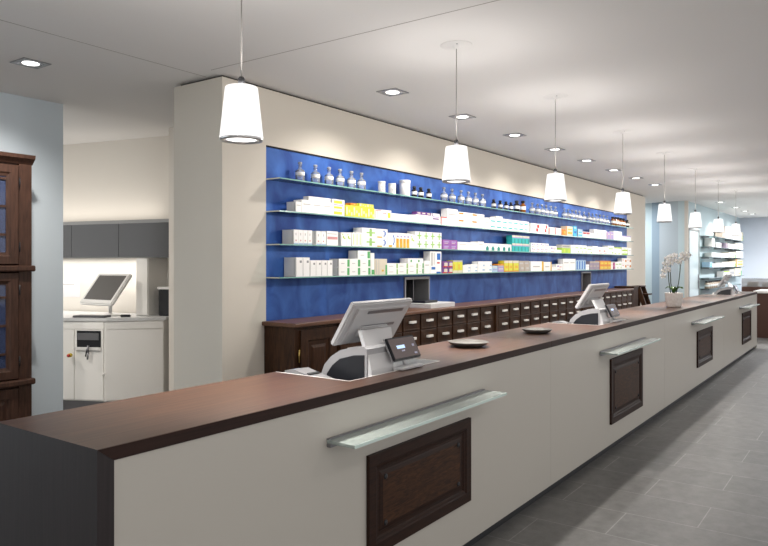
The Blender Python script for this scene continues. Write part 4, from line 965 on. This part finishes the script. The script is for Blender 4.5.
m = wbox(2.265, 2.455, 0.001, 0.29, 1.331, 1.36, WHITEP, 0.004); rel(m.build('top_plate', ap), oa)
m = wbox(0.20, 0.80, 0.001, 0.003, 1.20, 1.42, PAPER); tag(m.build('paper_notice'), 'white sheet of paper on the wall behind the tilted monitor', 'paper')
m = MB(); m.obox(wallpt(0.5, 0.0034, 1.36), D3, N3, Z3, 0.2, 0.0003, 0.004, INK['lgrey']); pn = bpy.data.objects['paper_notice']; o = m.build('print', pn)

m = MB(); m.box(4.85, 5.6, 5.7, 6.405, 0, CEIL+0.05, BACKWALL); struct('wall_stub', m)

# ------------------------------------------------------------------ far end: glass shelves with goods, service desk
def far_shelf(k, z):
    t = thing('far_glass_shelf', '%s glass shelf from the top on the far pale blue wall' % ORD[k], 'shelf', (18.55, 3.6, z), group='glass shelves on the far wall'); b = (18.55, 3.6, z)
    m = MB(); m.box(18.55, 23.95, 3.36, 3.603, z-0.012, z, GLASS_SHELF); rel(m.build('pane', t), b)
    m = MB(); m.box(18.55, 23.95, 3.357, 3.3595, z-0.012, z, mat('far_shelf_edge', (0.16, 0.22, 0.24), 0.25)); rel(m.build('polished_edge', t), b)
    for x in (18.8, 20.4, 22.1, 23.7):
        m = MB(); m.box(x-0.015, x+0.015, 3.42, 3.603, z-0.045, z-0.0125, STEELD); rel(m.build('bracket', t), b)
FZ = [2.31, 2.04, 1.784, 1.524, 1.255, 0.99]
for k, z in enumerate(FZ): far_shelf(k, z)
FB = {
 0: [(20.35, 20.75, 0.33, 'beige', 'beige carton'), (20.8, 22.0, 0.33, 'white', 'big white carton'), (22.05, 23.2, 0.33, 'white', 'second big white carton'), (23.25, 23.9, 0.26, 'cream', 'cream carton')],
 1: [(18.95, 19.3, 0.22, 'white', 'tall white carton'), (19.5, 20.2, 0.12, 'white', 'small white carton'), (20.95, 21.15, 0.15, 'mauve', 'small mauve carton'), (21.3, 22.4, 0.13, 'white', 'low white carton'), (22.45, 23.1, 0.16, 'cream', 'cream carton'), (23.15, 23.9, 0.19, 'white', 'larger white carton')],
 2: [(18.95, 20.2, 0.11, 'white', 'wide low white carton'), (20.25, 21.3, 0.11, 'white', 'second low white carton'), (21.35, 22.6, 0.15, 'cream', 'cream carton'), (22.65, 23.9, 0.20, 'white', 'tall white carton')],
 3: [(18.65, 19.0, 0.13, 'blue', 'blue topped carton'), (19.0, 20.3, 0.09, 'white', 'wide low white carton'), (20.35, 21.4, 0.13, 'white', 'white carton'), (21.45, 22.5, 0.15, 'cream', 'cream carton'), (22.55, 23.9, 0.21, 'yellow', 'pale yellow carton')],
 4: [(20.6, 21.4, 0.15, 'lgreen', 'pale green carton'), (21.45, 22.3, 0.2, 'grey', 'grey carton'), (22.35, 23.6, 0.22, 'cream', 'cream carton')],
}
FS = {'beige': 'beige', 'white': 'white', 'cream': 'creamstripe', 'mauve': 'mauve', 'blue': 'cyan', 'yellow': 'orangeyellow', 'lgreen': 'limetop', 'grey': 'grey'}
for k, lst in FB.items():
    for x0, x1, h, ink, noun in lst:
        o = bpy.data.objects.new('shelf_carton', box_mesh(FS[ink], x1-x0, 0.18, h)); C.objects.link(o); o.location = (x0, 3.38, FZ[k]+0.0005)
        tag(o, '%s on the %s glass shelf of the far wall' % (noun, ORD[k]), 'carton', 'cartons on the far wall shelves')
tb = make_small('tonic_bottle', mat('tan_bottle', (0.45, 0.33, 0.24), 0.3), 'x', 'bottle', 0.19, 0.06); tb['group'] = 'tan bottles on the far wall shelves'
for k in range(9):
    lab = ORD[k] + ' tan bottle in the row on the lowest shelf of the far wall'
    if k == 0: tb['label'] = lab; tb.location = (18.75, 3.46, FZ[5])
    else: dup(tb, (18.75+k*0.27, 3.46, FZ[5]), lab)
od = (17.0, 2.31, 0)
sd = thing('service_desk', 'dark wood desk with a white top standing beyond the end of the long counter', 'desk', od)
m = MB(); m.box(17.0, 18.2, -1.0, 2.30, 0, 0.97, mat('red_brown_wood', (0.075, 0.028, 0.018), 0.4)); rel(m.build('body', sd), od)
m = MB(); m.box(16.96, 18.24, -1.03, 2.20, 0.971, 1.02, WHITEP, 0.004); rel(m.build('top', sd), od)
od = (19.2, 2.9, 0)
sd = thing('display_counter', 'low glass topped display counter standing behind the white topped desk', 'counter', od)
m = MB(); m.box(19.2, 20.0, -1.2, 2.75, 0, 1.04, mat('red_brown_wood', (0.075, 0.028, 0.018), 0.4)); rel(m.build('body', sd), od)
m = MB(); m.box(19.2, 20.0, -1.2, 2.75, 1.041, 1.25, glass_mat('display_case_glass', (0.55, 0.55, 0.55), opac=0.35)); rel(m.build('glass_case', sd), od)
for k in range(6):
    o = bpy.data.objects.new('display_pack', box_mesh(['beige', 'white', 'grey', 'white', 'creamstripe', 'white'][k], 0.3, 0.24, 0.12)); C.objects.link(o)
    o.location = (19.3, 2.40-0.32*k, 1.0425); tag(o, '%s small pack inside the glass display counter from its wall side' % ORD[k], 'pack', 'packs in the display counter')

# ------------------------------------------------------------------ lights
def light(name, kind, loc, e, col=(1, 0.93, 0.85), rot=(0,0,0), **kw):
    l = bpy.data.lights.new(name, kind); l.energy = e; l.color = col
    for k, v in kw.items(): setattr(l, k, v)
    o = bpy.data.objects.new(name, l); C.objects.link(o); o.location = loc; o.rotation_euler = rot
    return o
for x in PEND_X:
    light('pendant_bulb', 'POINT', (x, PY, SB+0.12), 22.5, (1, 0.955, 0.91), shadow_soft_size=0.045)
    light('pendant_glow', 'SPOT', (x, PY-0.055, SB-0.006), 105, (1, 0.94, 0.87), spot_size=1.5, spot_blend=1.0, shadow_soft_size=0.025)
for k, p in enumerate(DL):
    e = 96 if k < 8 else (110 if k < 12 else 115)
    light('spotlight_beam', 'SPOT', (p[0], p[1], CEIL-0.012), e, (1, 0.94, 0.87), rot=((0.20 if k < 8 else (0.5 if k == 12 else 0)), 0, 0), spot_size=(1.85 if k == 12 else 2.3), spot_blend=(0.6 if 7 < k < 12 else 1.0), shadow_soft_size=0.05)
for k in range(8): light('shop_downlight', 'AREA', (1.2+2.6*k, -0.7, CEIL-0.01), 5, (1, 0.96, 0.92), shape='DISK', size=0.3)
for x in (0.2, -1.4): light('staff_side_fill', 'AREA', (x, 5.2, CEIL-0.01), 28, (0.93, 0.97, 1), shape='DISK', size=0.3)  # added fill without fixtures, brightens the blue grey wall side
for x, y in ((2.2, 6.7), (2.4, 8.3)): light('back_room_light', 'AREA', (x, y, CEIL+0.03), 22, (1, 0.93, 0.84), shape='DISK', size=0.25)
p = wallpt(0.9, 0.17, 2.14); light('cabinet_top_light', 'AREA', p, 2.2, (1, 0.93, 0.84), rot=(PI, 0, math.atan2(D.y, D.x)), shape='RECTANGLE', size=2.4, size_y=0.1)
p = wallpt(0.9, 0.17, 1.684); light('under_cabinet_light', 'AREA', p, 5, (1, 0.97, 0.92), rot=(0, 0, math.atan2(D.y, D.x)), shape='RECTANGLE', size=2.4, size_y=0.1)
for x, y in ((19.5, 1.2), (22.5, 1.2), (23.3, -1.0)): light('far_room_light', 'AREA', (x, y, CEIL-0.01), 100, (0.95, 0.97, 1), shape='DISK', size=0.3)
light('passage_light', 'AREA', (16.4, 5.2, CEIL-0.01), 45, (0.95, 0.97, 1), shape='DISK', size=0.3)

w = bpy.data.worlds.new('World'); bpy.context.scene.world = w; w.use_nodes = True
w.node_tree.nodes['Background'].inputs['Color'].default_value = (1.0, 0.965, 0.94, 1)
w.node_tree.nodes['Background'].inputs['Strength'].default_value = 0.62

# ------------------------------------------------------------------ camera
cam = bpy.data.cameras.new('camera'); co = bpy.data.objects.new('camera', cam); C.objects.link(co)
th = math.atan(493/690)
co.location = (0, 0, EYE); co.rotation_euler = (PI/2, 0, th - PI/2)
cam.sensor_width = 36; cam.lens = 690/768*36; cam.shift_y = -10/768; cam.clip_start = 0.05; cam.clip_end = 100
sc = bpy.context.scene; sc.camera = co
sc.view_settings.view_transform = 'Standard'; sc.view_settings.look = 'None'; sc.view_settings.gamma = 1; sc.view_settings.exposure = 0.68
sc.cycles.max_bounces = 10; sc.cycles.diffuse_bounces = 5; sc.cycles.glossy_bounces = 4; sc.cycles.transparent_max_bounces = 24
sc.cycles.use_denoising = True; sc.cycles.sample_clamp_indirect = 6.0; sc.cycles.caustics_reflective = False; sc.cycles.caustics_refractive = False
